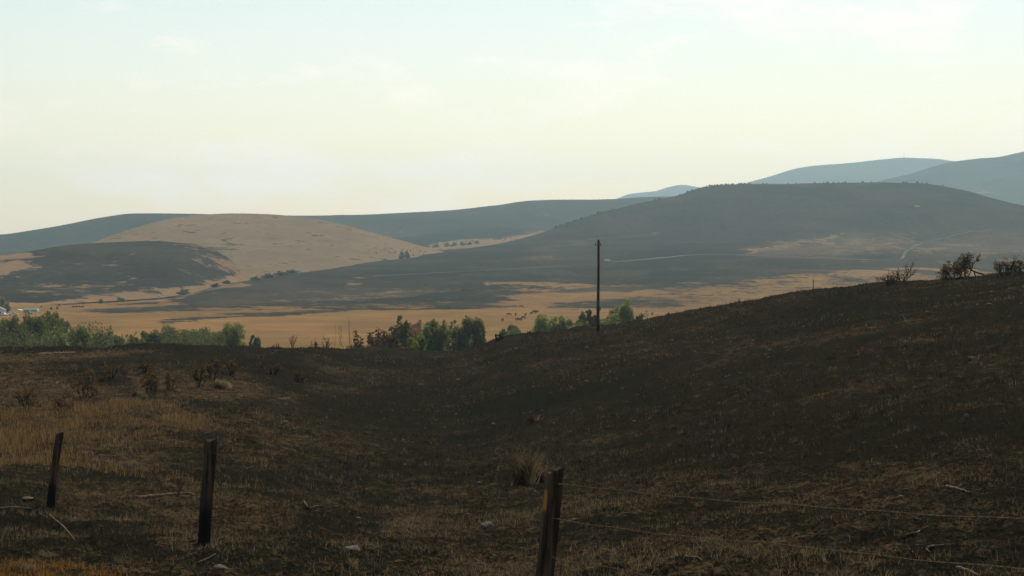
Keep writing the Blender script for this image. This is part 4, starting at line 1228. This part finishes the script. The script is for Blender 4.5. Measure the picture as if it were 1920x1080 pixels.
cows = [cow_mesh(True), cow_mesh(False)]
for i, (px, py, rz, g_, lab) in enumerate([
        (954, 592, 0.2, 0, 'large dark cow broadside at the left of the upper herd row'), (967, 592, 1.5, 0, 'dark cow end-on right of the large broadside cow'),
        (942, 603, 1.3, 1, 'dark cow lowest and leftmost in the herd'), (970, 602, 0.1, 0, 'dark cow low in the middle of the herd'), (975, 602, 3.3, 0, 'dark cow just right of the low middle cow'),
        (981, 598, 0.5, 0, 'dark cow slightly above the low middle pair'), (985, 593, 1.2, 1, 'dark cow end-on near the herd centre'), (996, 590, 1.0, 1, 'dark cow left of the rightmost herd pair'),
        (1001, 588, 0.15, 0, 'dark cow in the rightmost herd pair, grazing'), (1006, 587, 3.0, 1, 'dark cow at the right end of the herd with raised head'), (977, 577, 0.1, 0, 'lone dark cow above the herd'), (1223, 591, 1.4, 1, 'dark cow alone above the slope edge right of the pole')]):
    p = LV.hit(px, py); p[2] = LV.z_at(p[0], p[1])
    tag(link('cow', cows[1 - g_] if False else cows[g_], M['cowhide'], loc=p, rot=(0, 0, rz), scale=(1.1, 1.15, 1.1)), lab, 'cow', 'cattle grazing in the pasture')


# ------------------------------------------------------------------ utility pole and thin stake
def post_mesh(height, r0, r1, seed, n=16, rings=14, rough=0.06, slant=0.25, sink=0.3, grooves=True):
    r = np.random.default_rng(seed)
    ang = np.arange(n) / n * 2 * math.pi
    prof = 1 + rough * r.normal(size=n) * 1.2
    zs = np.linspace(-sink, height, rings)
    V = []
    for z in zs:
        t = max(z, 0) / height
        rad = (r0 + (r1 - r0) * t) * prof * (1 + 0.35 * rough * r.normal(size=n))
        off = 0.25 * r0 * np.array([math.sin(3 * t + seed), math.cos(2.3 * t + seed)])
        zz = z + (np.cos(ang) * r1 * slant + r.normal(size=n) * 0.12 * r1 if z == zs[-1] else 0)
        V.append(np.stack([rad * np.cos(ang) + off[0], rad * np.sin(ang) + off[1], np.broadcast_to(zz, (n,))], -1))
    V = np.array(V).reshape(-1, 3)
    F = [(i * n + k, i * n + (k + 1) % n, (i + 1) * n + (k + 1) % n, (i + 1) * n + k) for i in range(rings - 1) for k in range(n)]
    V = [tuple(v_) for v_ in V]
    c = np.mean(np.array(V[-n:]), 0); V.append(tuple(c - np.array([0, 0, 0.15 * r1])))
    F += [((rings - 1) * n + k, (rings - 1) * n + (k + 1) % n, len(V) - 1) for k in range(n)]
    F.append(tuple(range(n))[::-1])
    me = bpy.data.meshes.new('post'); me.from_pydata(V, [], F); me.update()
    return me


def wood_mat(name, char_top, bare_streak=None):
    m, nt, b = new_mat(name); g = NT(nt)
    c = g.coord('Object', (22, 22, 1.4)); n = g.noise(c, 1.0, 6, 0.65)
    c2 = g.coord('Object'); n2 = g.noise(c2, 4.0, 4, 0.6)
    wood = g.mix(g.step(n, 0.35, 0.65), (0.020, 0.014, 0.009), (0.088, 0.064, 0.042))
    sep = nt.nodes.new('ShaderNodeSeparateXYZ'); nt.links.new(c2, sep.inputs[0])
    h = g.math('ADD', sep.outputs['Z'], g.math('MULTIPLY_ADD', n2, 0.9, -0.45))
    base = g.mix(g.step(h, 0.15, char_top, 1.0, 0.0), wood, (0.011, 0.010, 0.009))
    if bare_streak:
        zz = g.math('MULTIPLY', g.step(sep.outputs['Z'], bare_streak[0], bare_streak[0] + 0.05), g.step(sep.outputs['Z'], bare_streak[1] - 0.05, bare_streak[1], 1.0, 0.0))
        xx = g.math('MULTIPLY', g.step(g.math('ADD', sep.outputs['X'], g.math('MULTIPLY_ADD', n, 0.04, -0.02)), -0.052, -0.044), g.step(g.math('ADD', sep.outputs['X'], g.math('MULTIPLY_ADD', n, 0.04, -0.02)), -0.03, -0.018, 1.0, 0.0))
        base = g.mix(g.math('MULTIPLY', zz, xx), base, (0.34, 0.17, 0.045))  # orange streak of bare, unscorched wood
    nt.links.new(base, b.inputs['Base Color'])
    b.inputs['Roughness'].default_value = 0.9; b.inputs['Specular IOR Level'].default_value = 0.04
    g.bump(n, 1.0, 0.03, b)
    return m


pp = on_ground(1122, 166)
pole = link('utility_pole', None, loc=pp, rot=(0, math.radians(-0.2), 0)); tag(pole, 'tall thin dark wooden utility pole without crossarm on the burnt slope', 'pole')
ph = -(450 - HYP) / FPX * 166 - pp[2]
link('shaft', post_mesh(ph, 0.165, 0.115, 5, 12, 18, 0.02, 0.3, 1.0), wood_mat('pole_wood', 1.6), pole)
for s_ in (-1, 1):
    m_ = MB(); m_.tube([(s_ * 0.11, 0, ph - 0.62), (s_ * 0.25, 0, ph - 0.60), (s_ * 0.27, 0, ph - 0.50)], 0.02, 5); br = m_.build('bracket', M['rubber'], pole)
    m_ = MB(); m_.tube([(s_ * 0.27, 0, ph - 0.52), (s_ * 0.27, 0, ph - 0.46), (s_ * 0.27, 0, ph - 0.40), (s_ * 0.27, 0, ph - 0.34)], [0.045, 0.055, 0.04, 0.045], 8); m_.build('insulator', M['rubber'], br)
m_ = MB(); m_.tube([(0.02, 0, ph - 0.1), (0.02, 0, ph + 0.16)], [0.02, 0.012], 6); m_.build('top_pin', M['rubber'], pole)
sp = on_ground(1525, 150)
m_ = MB()
for (x0, x1, y0, y1) in ((-0.03, 0.03, -0.008, 0.008), (-0.008, 0.008, 0.008, 0.05)):
    m_.box(x0, x1, y0, y1, -0.4, 1.12)
m_.box(-0.03, 0.03, -0.02, -0.01, 0.9, 0.93)
tag(m_.build('fence_stake', M['rubber'], loc=sp), 'thin dark metal stake standing on the slope crest', 'stake')

# ------------------------------------------------------------------ fence posts
posts = []
for i, (bx_, by_, tx, ty, d, r0, r1, lab, ct, bare_streak) in enumerate([
        (96, 962, 112, 812, 25.7, 0.066, 0.058, 'leaning charred fence post nearest the left edge', 0.5, None),
        (386, 1032, 394, 825, 18.5, 0.068, 0.066, 'upright blackened fence post, second from the left', 0.9, None),
        (1003, 1238, 1037, 881, 10.7, 0.068, 0.057, 'leaning weathered fence post with a bare orange streak, cut by the bottom edge', 0.25, (1.02, 1.20))]):
    x, y = (bx_ - CXP) / FPX * d, d
    zb = LF.z_at(x, y)
    top = up(tx, ty, d)
    h = top[2] - zb
    lean = math.atan2(top[0] - x, h)
    e = link('fence_post', None, loc=(x, y, zb), rot=(0, lean, 0)); tag(e, lab, 'fence post', 'wooden posts of the barbed wire fence')
    link('shaft', post_mesh(h / math.cos(lean), r0, r1, 60 + i, 18, 22, 0.045, 0.45 if i != 1 else 0.15), wood_mat('post_wood', ct, bare_streak), e)
    posts.append((np.array([x, y, zb]), top, h))
    for k, fz in enumerate((0.86, 0.60, 0.34)):
        m_ = MB(); z = h * fz; m_.tube([(0.01, -r0 * 1.0, z + 0.02), (0.012, -r0 * 1.22, z), (0.01, -r0 * 1.0, z - 0.02)], 0.004, 5); m_.build('staple', M['rubber'], e)


# ------------------------------------------------------------------ barbed wire
def wire_mat():
    return plain_mat('old_wire', (0.085, 0.060, 0.036), (0.17, 0.125, 0.08), 40, 0.85, 0.03)


M['wire'] = wire_mat()


def barbed(name, pts, label, rs=0.0016, pitch=0.09, step=0.03, barb=0.125, curl=0.004):
    pts = np.array(pts, float)
    seg = np.linalg.norm(np.diff(pts, axis=0), axis=1); s = np.concatenate([[0], np.cumsum(seg)])
    n = int(s[-1] / step); t = np.linspace(0, s[-1], n)
    P = np.stack([pchip(s, pts[:, k], t) for k in range(3)], -1)
    P[:, 2] += curl * np.sin(t * 3.1) + curl * 0.6 * np.sin(t * 7.7 + 1)
    mb = MB()
    ax = P[-1] - P[0]; ax /= np.linalg.norm(ax); a = np.cross(ax, (0, 0, 1)); a /= np.linalg.norm(a); b = np.cross(a, ax)
    for ph_ in (0, math.pi):
        Q = P + 0.0026 * (np.cos(t / pitch * 6.283 + ph_)[:, None] * a + np.sin(t / pitch * 6.283 + ph_)[:, None] * b)
        mb.tube(Q, rs, 4)
    for tb in np.arange(barb, s[-1], barb):
        p = np.array([np.interp(tb, t, P[:, k]) for k in range(3)])
        for k in range(2):
            v_ = rng.normal(size=3); v_ -= ax * (v_ @ ax); v_ = v_ / np.linalg.norm(v_) * 0.017
            mb.tube([p - v_, p + v_], 0.0011, 3)
    return tag(mb.build(name, M['wire'], smooth=True), label, 'barbed wire', 'strands of the barbed wire fence')


def fence_d(px): return 5.3125 / ((px - CXP) / FPX + 0.475)


def strand(pp_): return [up(px, py, fence_d(px)) for px, py in pp_]


barbed('barbed_wire', strand([(1046, 908), (1150, 919), (1240, 927), (1387, 941), (1500, 949), (1700, 961), (1920, 975), (2300, 1002)]), 'top strand of barbed wire running right from the bottom-cut post')
barbed('barbed_wire', strand([(1034, 972), (1090, 982), (1203, 996), (1429, 1019), (1595, 1035), (1720, 1048), (1920, 1069), (2300, 1112)]), 'middle strand of barbed wire running right from the bottom-cut post')
barbed('barbed_wire', strand([(1022, 1042), (1050, 1050), (1130, 1063), (1219, 1078), (1400, 1106), (1900, 1190), (2300, 1260)]), 'lowest strand of barbed wire dropping out of the bottom edge')
M['dark_wire'] = plain_mat('sooty_wire', (0.02, 0.017, 0.014), (0.06, 0.05, 0.04), 40, 0.7, 0.1)
for (a, b, wh) in ((0, 1, 'between the two left posts'), (1, 2, 'between the upright post and the bottom-cut post')):
    A = posts[a][0] + (posts[a][1] - posts[a][0]) * 0.9; B = posts[b][0] + (posts[b][1] - posts[b][0]) * 0.86
    A, B = A - np.array([0, 0.075, 0]), B - np.array([0, 0.075, 0])
    w_ = barbed('barbed_wire', [A + (B - A) * t - np.array([0, 0, 0.12 * 4 * t * (1 - t)]) for t in np.linspace(0, 1, 7)], 'thin sooty wire strand sagging ' + wh, rs=0.0008)
    w_.data.materials[0] = M['dark_wire']


# ------------------------------------------------------------------ stones
def stone_mesh(seed, flat=0.6):
    import bmesh
    bm = bmesh.new(); bmesh.ops.create_icosphere(bm, subdivisions=3, radius=1.0)
    r = np.random.default_rng(seed); o = r.uniform(0, 50, 3)
    planes = r.normal(size=(7, 3)); planes /= np.linalg.norm(planes, axis=1)[:, None]; off = r.uniform(0.55, 0.9, 7)
    for v_ in bm.verts:
        p = np.array(v_.co)
        for q, f in zip(planes, off):
            dd = p @ q - f
            if dd > 0: p = p - q * dd * 0.9
        p = p * (1 + 0.10 * float(vnoise(np.array([p[0] * 3 + o[0]]), np.array([p[1] * 3 + p[2] * 2 + o[1]]), seed)[0]))
        p[2] *= flat
        v_.co = p
    me = bpy.data.meshes.new('stone'); bm.to_mesh(me); bm.free(); return me


SM = [stone_mesh(700 + i, 0.5 + 0.1 * (i % 3)) for i in range(5)]
SMD = [m_.copy() for m_ in SM]
big = [(914, 986, 30, 24, 'pale', 'pale angular stone left of the bottom-cut post'), (660, 1030, 36, 20, 'dark', 'dark rounded rock with a lit rim, low in the centre-left'), (412, 1066, 30, 14, 'pale', 'flat pale stone right of the upright post near the bottom'),
       (52, 934, 20, 8, 'pale', 'flat pale stone left of the leaning post'), (898, 905, 9, 6, 'pale', 'small white stone above the pale angular stone'), (1004, 922, 8, 6, 'pale', 'small white stone left of the bottom-cut post top'),
       (897, 906, 6, 5, 'pale', 'tiny white stone beside the small white one'), (672, 973, 12, 8, 'pale', 'grey stone above the dark rounded rock'), (419, 908, 8, 7, 'pale', 'small white stone right of the upright post middle'),
       (1811, 779, 10, 9, 'pale', 'white chunk high on the right slope'), (1100, 651, 9, 4, 'pale', 'white stone pair on the slope below the utility pole'), (1175, 649, 7, 4, 'pale', 'white stone right of the pair below the pole'),
       (1739, 586, 8, 5, 'pale', 'white stone on the slope below the crest bushes'), (1855, 570, 12, 4, 'pale', 'flat white stone below the right crest bush'), (1302, 659, 6, 4, 'pale', 'single white stone on the mid slope'),
       (1260, 638, 7, 4, 'pale', 'white stone above the single mid-slope stone'), (1822, 670, 13, 4, 'pale', 'long white stone on the far right slope'), (1755, 679, 6, 5, 'pale', 'white stone left of the long one on the right slope'),
       (1718, 684, 5, 5, 'pale', 'tiny white stone at the left of the right slope group'), (540, 1030 - 25, 8, 6, 'pale', 'small pale stone in the brown stubble, bottom centre-left'), (536, 758, 6, 4, 'pale', 'white stone near the pale straw streak in the draw'),
       (595, 700, 6, 4, 'pale', 'white stone above the straw streak in the draw'), (790, 721, 12, 3, 'pale', 'flat white stone in the middle of the slope'), (860, 711, 14, 3, 'pale', 'long flat white stone in the middle of the slope'),
       (535, 790, 10, 4, 'pale', 'flat pale stone above the fence between the posts'), (925, 795, 9, 8, 'pale', 'white chunk above the grass tuft'), (1689, 931, 12, 8, 'pale', 'pale stone above the top wire on the right')]
for i, (px, py, w, h, kind, lab) in enumerate(big):
    p = LF.hit(px, py + h * 0.2); d = p[1]
    p[2] = LF.z_at(p[0], p[1]) + 0.15 * h / FPX * d
    me = (SM if kind == 'pale' else SMD)[i % 5]
    tag(link('stone', me, M['stone'] if kind == 'pale' else M['darkstone'], loc=p, rot=(0, 0, i * 1.3), scale=(0.56 * w / FPX * d, 0.5 * w / FPX * d, 0.85 * h / FPX * d)), lab, 'stone', 'stones on the burnt slope')


# ------------------------------------------------------------------ sticks
def stick(name, pts, rpx, mat, label, cat='stick', lift=0.02):
    P = []
    base = LF.hit(pts[0][0], pts[0][1])
    for j, (px, py, raise_px) in enumerate(pts):
        if raise_px:        # point above the ground: keep the depth of the first point
            P.append(up(px, py, base[1] + 0.02 * j))
        else:
            q = LF.hit(px, py); q[2] = LF.z_at(q[0], q[1]) + lift; P.append(q)
    d = base[1]; r0 = rpx / FPX * d
    P = np.array(P); n = 4 * len(P)
    t = np.linspace(0, len(P) - 1, n)
    Q = np.stack([pchip(np.arange(len(P)), P[:, k], t) for k in range(3)], -1)
    mb = MB(); rr = r0 * (1 - 0.5 * np.linspace(0, 1, n)) * (1 + 0.18 * rng.normal(size=n))
    mb.tube(Q, np.clip(rr, r0 * 0.3, r0 * 1.4), 6)
    if n >= 16:
        k = n // 2; mb.tube([Q[k], Q[k] + np.array([0.6 * (Q[k + 2] - Q[k])[0], 0.03, 4 * r0]), Q[k] + np.array([1.2 * (Q[k + 2] - Q[k])[0], 0.05, 7 * r0])], [r0 * 0.5, r0 * 0.35, r0 * 0.2], 5)
    return tag(mb.build(name, mat, smooth=True), label, cat, 'sticks lying on the burnt slope')


stick('branch_stub', [(779, 976, 0), (780, 969, 1), (783, 962, 1), (788, 956, 1)], 1.9, M['deadwood'], 'short pale curved stub standing up, low centre')
stick('branch', [(252, 938, 0), (300, 932, 0), (350, 928, 0), (365, 931, 0)], 4.5, M['brownwood'], 'brown branch lying left of the upright post', lift=0.03)
stick('branch', [(92, 968, 0), (112, 984, 0), (128, 1000, 0), (142, 1018, 0)], 2.0, M['brownwood'], 'thin bent branch at the foot of the leaning post')
stick('branch', [(1775, 914, 0), (1795, 919, 0), (1816, 926, 0)], 3.2, M['deadwood'], 'pale straight stick on the right above the top wire')
stick('branch', [(1795, 1068, 0), (1815, 1074, 0), (1835, 1084, 0)], 4.0, M['deadwood'], 'thick pale stick cut by the bottom edge at the right')
stick('branch', [(1770, 1026, 0), (1745, 1028, 0), (1737, 1033, 0), (1745, 1040, 0)], 2.2, M['deadwood'], 'hooked pale stick above the middle wire at the right')
stick('branch', [(1285, 1047, 0), (1310, 1050, 0), (1318, 1056, 0)], 2.4, M['deadwood'], 'short pale stick right of the bottom-cut post')
stick('branch', [(1695, 1008, 0), (1715, 1003, 0), (1730, 994, 0), (1740, 990, 0)], 2.0, M['brownwood'], 'bent brown twig between the two right wires')
stick('branch', [(1715, 975, 0), (1726, 978, 0)], 2.6, M['deadwood'], 'short pale stick just below the top wire')
stick('branch', [(570, 942, 0), (574, 948, 0), (578, 954, 0), (600, 950, 0), (612, 953, 0)], 1.6, M['brownwood'], 'thin crooked twig in the centre-left stubble')
stick('branch', [(0, 957, 0), (30, 955, 0), (60, 957, 0)], 3.0, M['deadwood'], 'pale straw-coloured stick at the left edge by the leaning post', lift=0.03)
stick('branch', [(370, 1058, 0), (390, 1050, 0), (404, 1042, 0)], 1.6, M['brownwood'], 'thin twig below the upright post')
stick('weed_stalk', [(253, 1085, 0), (250, 1062, 1), (244, 1035, 1), (234, 1012, 1)], 1.0, M['brownwood'], 'tall thin dead weed stalk near the bottom left', 'weed')
stick('weed_stalk', [(1435, 1085, 0), (1425, 1060, 1), (1405, 1040, 1), (1388, 1030, 1)], 0.9, M['brownwood'], 'leaning dead weed stalk right of the bottom-cut post', 'weed')
stick('weed_stalk', [(545, 880, 0), (552, 868, 1), (562, 850, 1)], 0.8, M['brownwood'], 'thin dead weed stalk above the stubble between the posts', 'weed')


# ------------------------------------------------------------------ dry grass
def blades(X, Y, h, w, lean, tint, seed, name, seg2=True):
    r = np.random.default_rng(seed); n = len(X)
    px = CXP + FPX * X / Y
    # ground height by bilinear lookup in the survey grid
    ci = np.clip(np.searchsorted(LF.PX, px) - 1, 0, len(LF.PX) - 2); tc = (px - LF.PX[ci]) / (LF.PX[ci + 1] - LF.PX[ci])
    ri = np.clip(np.searchsorted(fd, Y) - 1, 0, len(fd) - 2); tr = (Y - fd[ri]) / (fd[ri + 1] - fd[ri])
    Z = (LF.Z[ri, ci] * (1 - tc) + LF.Z[ri, ci + 1] * tc) * (1 - tr) + (LF.Z[ri + 1, ci] * (1 - tc) + LF.Z[ri + 1, ci + 1] * tc) * tr
    a = r.uniform(0, 2 * math.pi, n)
    side = np.stack([np.cos(a), np.sin(a), np.zeros(n)], -1) * w[:, None] * 0.5
    b = r.uniform(0, 2 * math.pi, n)
    ln = np.stack([np.cos(b), np.sin(b), np.zeros(n)], -1) * (h * lean)[:, None]
    base = np.stack([X, Y, Z - 0.02], -1)
    hh = np.stack([np.zeros(n), np.zeros(n), h], -1)
    tip = base + ln + hh * np.sqrt(np.clip(1 - lean ** 2, 0.05, 1))[:, None]
    col4 = np.concatenate([tint, np.ones((n, 1))], 1)
    if seg2:
        mid = base + ln * 0.3 + hh * 0.55
        V = np.stack([base - side, base + side, mid + side * 0.8, mid - side * 0.8, tip], 1)
        i = np.arange(n)[:, None] * 5
        F = np.concatenate([i + np.array([[0, 1, 2]]), i + np.array([[0, 2, 3]]), i + np.array([[3, 2, 4]])], 0)
        C = np.repeat(col4, 5, 0)
    else:
        V = np.stack([base - side, base + side, tip], 1)
        F = np.arange(3 * n).reshape(-1, 3); C = np.repeat(col4, 3, 0)
    return np_mesh(name, V.reshape(-1, 3), F, False, None, {'tint': C})


def attr_at(A, X, Y):
    px = CXP + FPX * X / Y
    ci = np.clip(np.searchsorted(LF.PX, px) - 1, 0, len(LF.PX) - 1); ri = np.clip(np.searchsorted(fd, Y) - 1, 0, len(fd) - 1)
    return A[ri, ci]


def scatter(n, d0, d1, p0=-250, p1=2170, power=1.0):
    r = np.random.default_rng(int(d0 * 10 + n))
    Y = (d0 ** (1 + power) + r.random(n) * (d1 ** (1 + power) - d0 ** (1 + power))) ** (1 / (1 + power))
    X = (r.uniform(p0, p1, n) - CXP) / FPX * Y
    return X, Y


PAL = np.array([(0.010, 0.0095, 0.0068), (0.030, 0.024, 0.015), (0.060, 0.043, 0.023), (0.135, 0.097, 0.052), (0.28, 0.205, 0.115)])


def tints(n, k, seed):
    r = np.random.default_rng(seed)
    t = np.clip(k + r.normal(size=n) * 1.1, 0, 3.999); i = t.astype(int); f = (t - i)[:, None]
    return PAL[i] * (1 - f) + PAL[i + 1] * f


# stubble over the whole near slope
X, Y = scatter(330000, 8.5, 34, power=0.35)
s0 = attr_at(straw, X, Y) + 1.1 * fbm(X / 1.6, Y / 1.6, 4, 71) + 0.6 * fbm(X / 0.35, Y / 0.35, 2, 73)
keep = np.random.default_rng(1).random(len(X)) < np.clip(0.25 + 1.1 * s0, 0.08, 1)
X, Y, s0 = X[keep], Y[keep], s0[keep]
r = np.random.default_rng(2)
h = 0.02 + 0.08 * r.random(len(X)) ** 2 + 0.09 * np.clip(s0, 0, 1) * r.random(len(X))
stub = blades(X, Y, h, 0.005 + 0.008 * r.random(len(X)), np.clip(r.normal(0.65, 0.28, len(X)), 0.1, 0.97), tints(len(X), 0.6 + 2.8 * np.clip(s0, 0, 1.0), 3), 4, 'burnt_stubble', False)
tag(link('burnt_stubble_grass', stub, M['blade']), 'short burnt grass stubble covering the near slope', 'grass', kind='stuff')
X, Y = scatter(200000, 34, 190, power=0.15)
s0 = attr_at(straw, X, Y) + 1.1 * fbm(X / 4, Y / 6, 4, 71) + 0.5 * fbm(X / 0.9, Y / 0.9, 2, 73)
keep = np.random.default_rng(5).random(len(X)) < np.clip(0.2 + 1.1 * s0, 0.08, 1)
X, Y, s0 = X[keep], Y[keep], s0[keep]
h = (0.05 + 0.12 * r.random(len(X)) ** 2) * (0.7 + Y / 120)
stub = blades(X, Y, h, 0.0005 * Y, np.clip(r.normal(0.6, 0.25, len(X)), 0.1, 0.95), tints(len(X), 0.4 + 2.3 * np.clip(s0, 0, 1.0), 6), 7, 'burnt_stubble_far', False)
tag(link('far_stubble_grass', stub, M['blade']), 'thin burnt stubble covering the far part of the slope', 'grass', kind='stuff')
# charred tussocks and stray pebbles
ncl = 4200
CX, CY = scatter(ncl, 9, 75, power=0.25)
rt = np.random.default_rng(77)
nb = 26
sz = 0.03 + 0.06 * rt.random(ncl) * np.clip(CY / 25, 0.7, 1.8)
X = np.repeat(CX, nb) + rt.normal(size=ncl * nb) * np.repeat(sz, nb); Y = np.repeat(CY, nb) + rt.normal(size=ncl * nb) * np.repeat(sz, nb)
kk = np.repeat(np.clip(rt.normal(1.2, 1.0, ncl), 0, 3.2), nb)
tus = blades(X, Y, np.repeat(sz * 1.6, nb) * rt.uniform(0.4, 1.2, ncl * nb), (0.005 + 0.004 * rt.random(ncl * nb)) * np.clip(Y / 20, 0.8, 2.5), np.clip(np.abs(rt.normal(0.35, 0.3, ncl * nb)), 0, 0.95), tints(ncl * nb, kk, 78), 79, 'tussock_grass', False)
tag(link('charred_tussock_grass', tus, M['blade']), 'scattered charred grass tussocks over the near slope', 'grass', kind='stuff')
PX_, PY_ = scatter(420, 10, 110, power=0.2)
pv, pf = [], []
base_ico = [(0, 0, 1), (0.89, 0, 0.45), (0.28, 0.85, 0.45), (-0.72, 0.53, 0.45), (-0.72, -0.53, 0.45), (0.28, -0.85, 0.45), (0.72, 0.53, -0.45), (-0.28, 0.85, -0.45), (-0.89, 0, -0.45), (-0.28, -0.85, -0.45), (0.72, -0.53, -0.45), (0, 0, -1)]
ico_f = [(0, 1, 2), (0, 2, 3), (0, 3, 4), (0, 4, 5), (0, 5, 1), (1, 6, 2), (2, 7, 3), (3, 8, 4), (4, 9, 5), (5, 10, 1), (2, 6, 7), (3, 7, 8), (4, 8, 9), (5, 9, 10), (1, 10, 6), (11, 7, 6), (11, 8, 7), (11, 9, 8), (11, 10, 9), (11, 6, 10)]
for x, y in zip(PX_, PY_):
    s_ = rt.uniform(0.008, 0.03) * max(1.0, y / 28); z = LF.z_at(x, y)
    b0 = len(pv)
    for q in base_ico:
        j = rt.uniform(0.7, 1.25)
        pv.append((x + q[0] * s_ * j * 1.3, y + q[1] * s_ * j, z + q[2] * s_ * j * 0.6))
    pf += [(b0 + a, b0 + b, b0 + c) for a, b, c in ico_f]
tag(link('pebble_gravel', np_mesh('pebbles', np.array(pv), np.array(pf)), M['stone']), 'tiny pale pebbles strewn over the burnt slope', 'pebbles', kind='stuff')
# standing dry grass on the left
X, Y = scatter(150000, 33, 74, -350, 520, 0.3)
px, py = CXP + FPX * X / Y, HYP - np.array([0]) 
m0 = attr_at(paint(np.zeros(Df.shape), PXF, PYF, [('poly', 1.0, 62, [(-400, 782), (100, 772), (300, 774), (390, 795), (340, 830), (240, 868), (60, 885), (-400, 898)])]), X, Y)
m0 = m0 * (1 + 2.2 * fbm(X / 2.5, Y / 5, 4, 81)) + 0.9 * fbm(X / 0.8, Y / 1.6, 3, 83) - 0.14
keep = np.random.default_rng(8).random(len(X)) < np.clip(m0, 0, 1)
X, Y, m0 = X[keep], Y[keep], m0[keep]
h = (0.10 + 0.38 * r.random(len(X)) ** 1.5) * np.clip(0.35 + 0.8 * m0, 0.3, 1.3)
tall = blades(X, Y, h, 0.007 + 0.006 * r.random(len(X)), np.clip(np.abs(r.normal(0.3, 0.3, len(X))), 0.0, 0.9), tints(len(X), 3.2, 9) * np.array([1.2, 1.02, 0.80]), 10, 'standing_grass', True)
tag(link('standing_dry_grass', tall, M['blade']), 'patch of standing amber dry grass on the left', 'grass', kind='stuff')
# bright straw at the bottom left corner
X, Y = scatter(60000, 13, 18.5, -120, 420, 1.0)
m0 = attr_at(paint(np.zeros(Df.shape), PXF, PYF, [('poly', 1.0, 12, [(-60, 1056), (60, 1058), (130, 1062), (200, 1072), (240, 1084), (225, 1110), (-60, 1100)])]), X, Y) 
m0 = m0 * (1 + 1.8 * fbm(X / 0.5, Y / 0.5, 3, 91)) - 0.1
keep = np.random.default_rng(11).random(len(X)) < np.clip(m0, 0, 1)
X, Y = X[keep], Y[keep]
h = 0.03 + 0.06 * r.random(len(X))
straw_me = blades(X, Y, h, 0.004 + 0.005 * r.random(len(X)), np.clip(np.abs(r.normal(0.5, 0.25, len(X))), 0.0, 0.92), tints(len(X), 3.5, 12) * np.array([1.2, 0.85, 0.45]), 13, 'straw_patch', True)
tag(link('straw_grass', straw_me, M['blade']), 'bright golden straw tufts in the bottom left corner', 'grass', kind='stuff')


def tuft(px, py, hpx, wpx, nb, label, seed, tone=2.6, leanx=0.0):
    c = LF.hit(px, py); d = c[1]; r_ = np.random.default_rng(seed)
    h, w = hpx / FPX * d, wpx / FPX * d
    X = c[0] + r_.normal(size=nb) * w * 0.16; Y = c[1] + r_.normal(size=nb) * w * 0.16
    n = nb
    a = r_.normal(size=n) * 0.45 + leanx; b = r_.normal(size=n) * 0.4
    hh = h * r_.uniform(0.45, 1.0, n)
    base = np.stack([X, Y, np.full(n, c[2] - 0.03)], -1)
    tip = base + np.stack([a * hh, b * hh, hh * 0.95], -1)
    mid = base + np.stack([a * hh * 0.35, b * hh * 0.35, hh * 0.55], -1)
    ang = r_.uniform(0, 6.28, n); sd = np.stack([np.cos(ang), np.sin(ang), 0 * ang], -1) * (0.0045 * d / 20)
    V = np.stack([base - sd, base + sd, mid + sd * .8, mid - sd * .8, tip], 1)
    V = V - c
    i = np.arange(n)[:, None] * 5
    F = np.concatenate([i + np.array([[0, 1, 2]]), i + np.array([[0, 2, 3]]), i + np.array([[3, 2, 4]])], 0)
    tn = tints(n, tone, seed)
    me = np_mesh('grass_tuft', V.reshape(-1, 3), F, False, None, {'tint': np.repeat(np.concatenate([tn, np.ones((n, 1))], 1), 5, 0)})
    return tag(link('grass_tuft', me, M['blade'], loc=c), label, 'grass tuft', 'tufts of unburnt dry grass')


tuft(985, 908, 84, 46, 280, 'tall amber dry grass tuft left of the bottom-cut post', 501, 2.95, 0.10)
tuft(1015, 905, 44, 26, 160, 'shorter grass tuft behind the bottom-cut post', 502, 2.4)
tuft(415, 728, 20, 34, 260, 'bright straw tuft on the sandy patch of the burnt flat', 503, 3.4)
tuft(258, 742, 14, 24, 160, 'small straw tuft at the foot of the spreading scorched bush', 504, 3.2)
tuft(45, 1070, 26, 50, 220, 'golden tuft at the bottom left corner', 506, 3.2)
tuft(655, 1062, 26, 30, 160, 'small brown tuft at the bottom below the dark rock', 507, 2.7)
tuft(1000, 790, 18, 26, 90, 'thin pale tuft on the mid slope above the tall amber tuft', 508, 2.2)
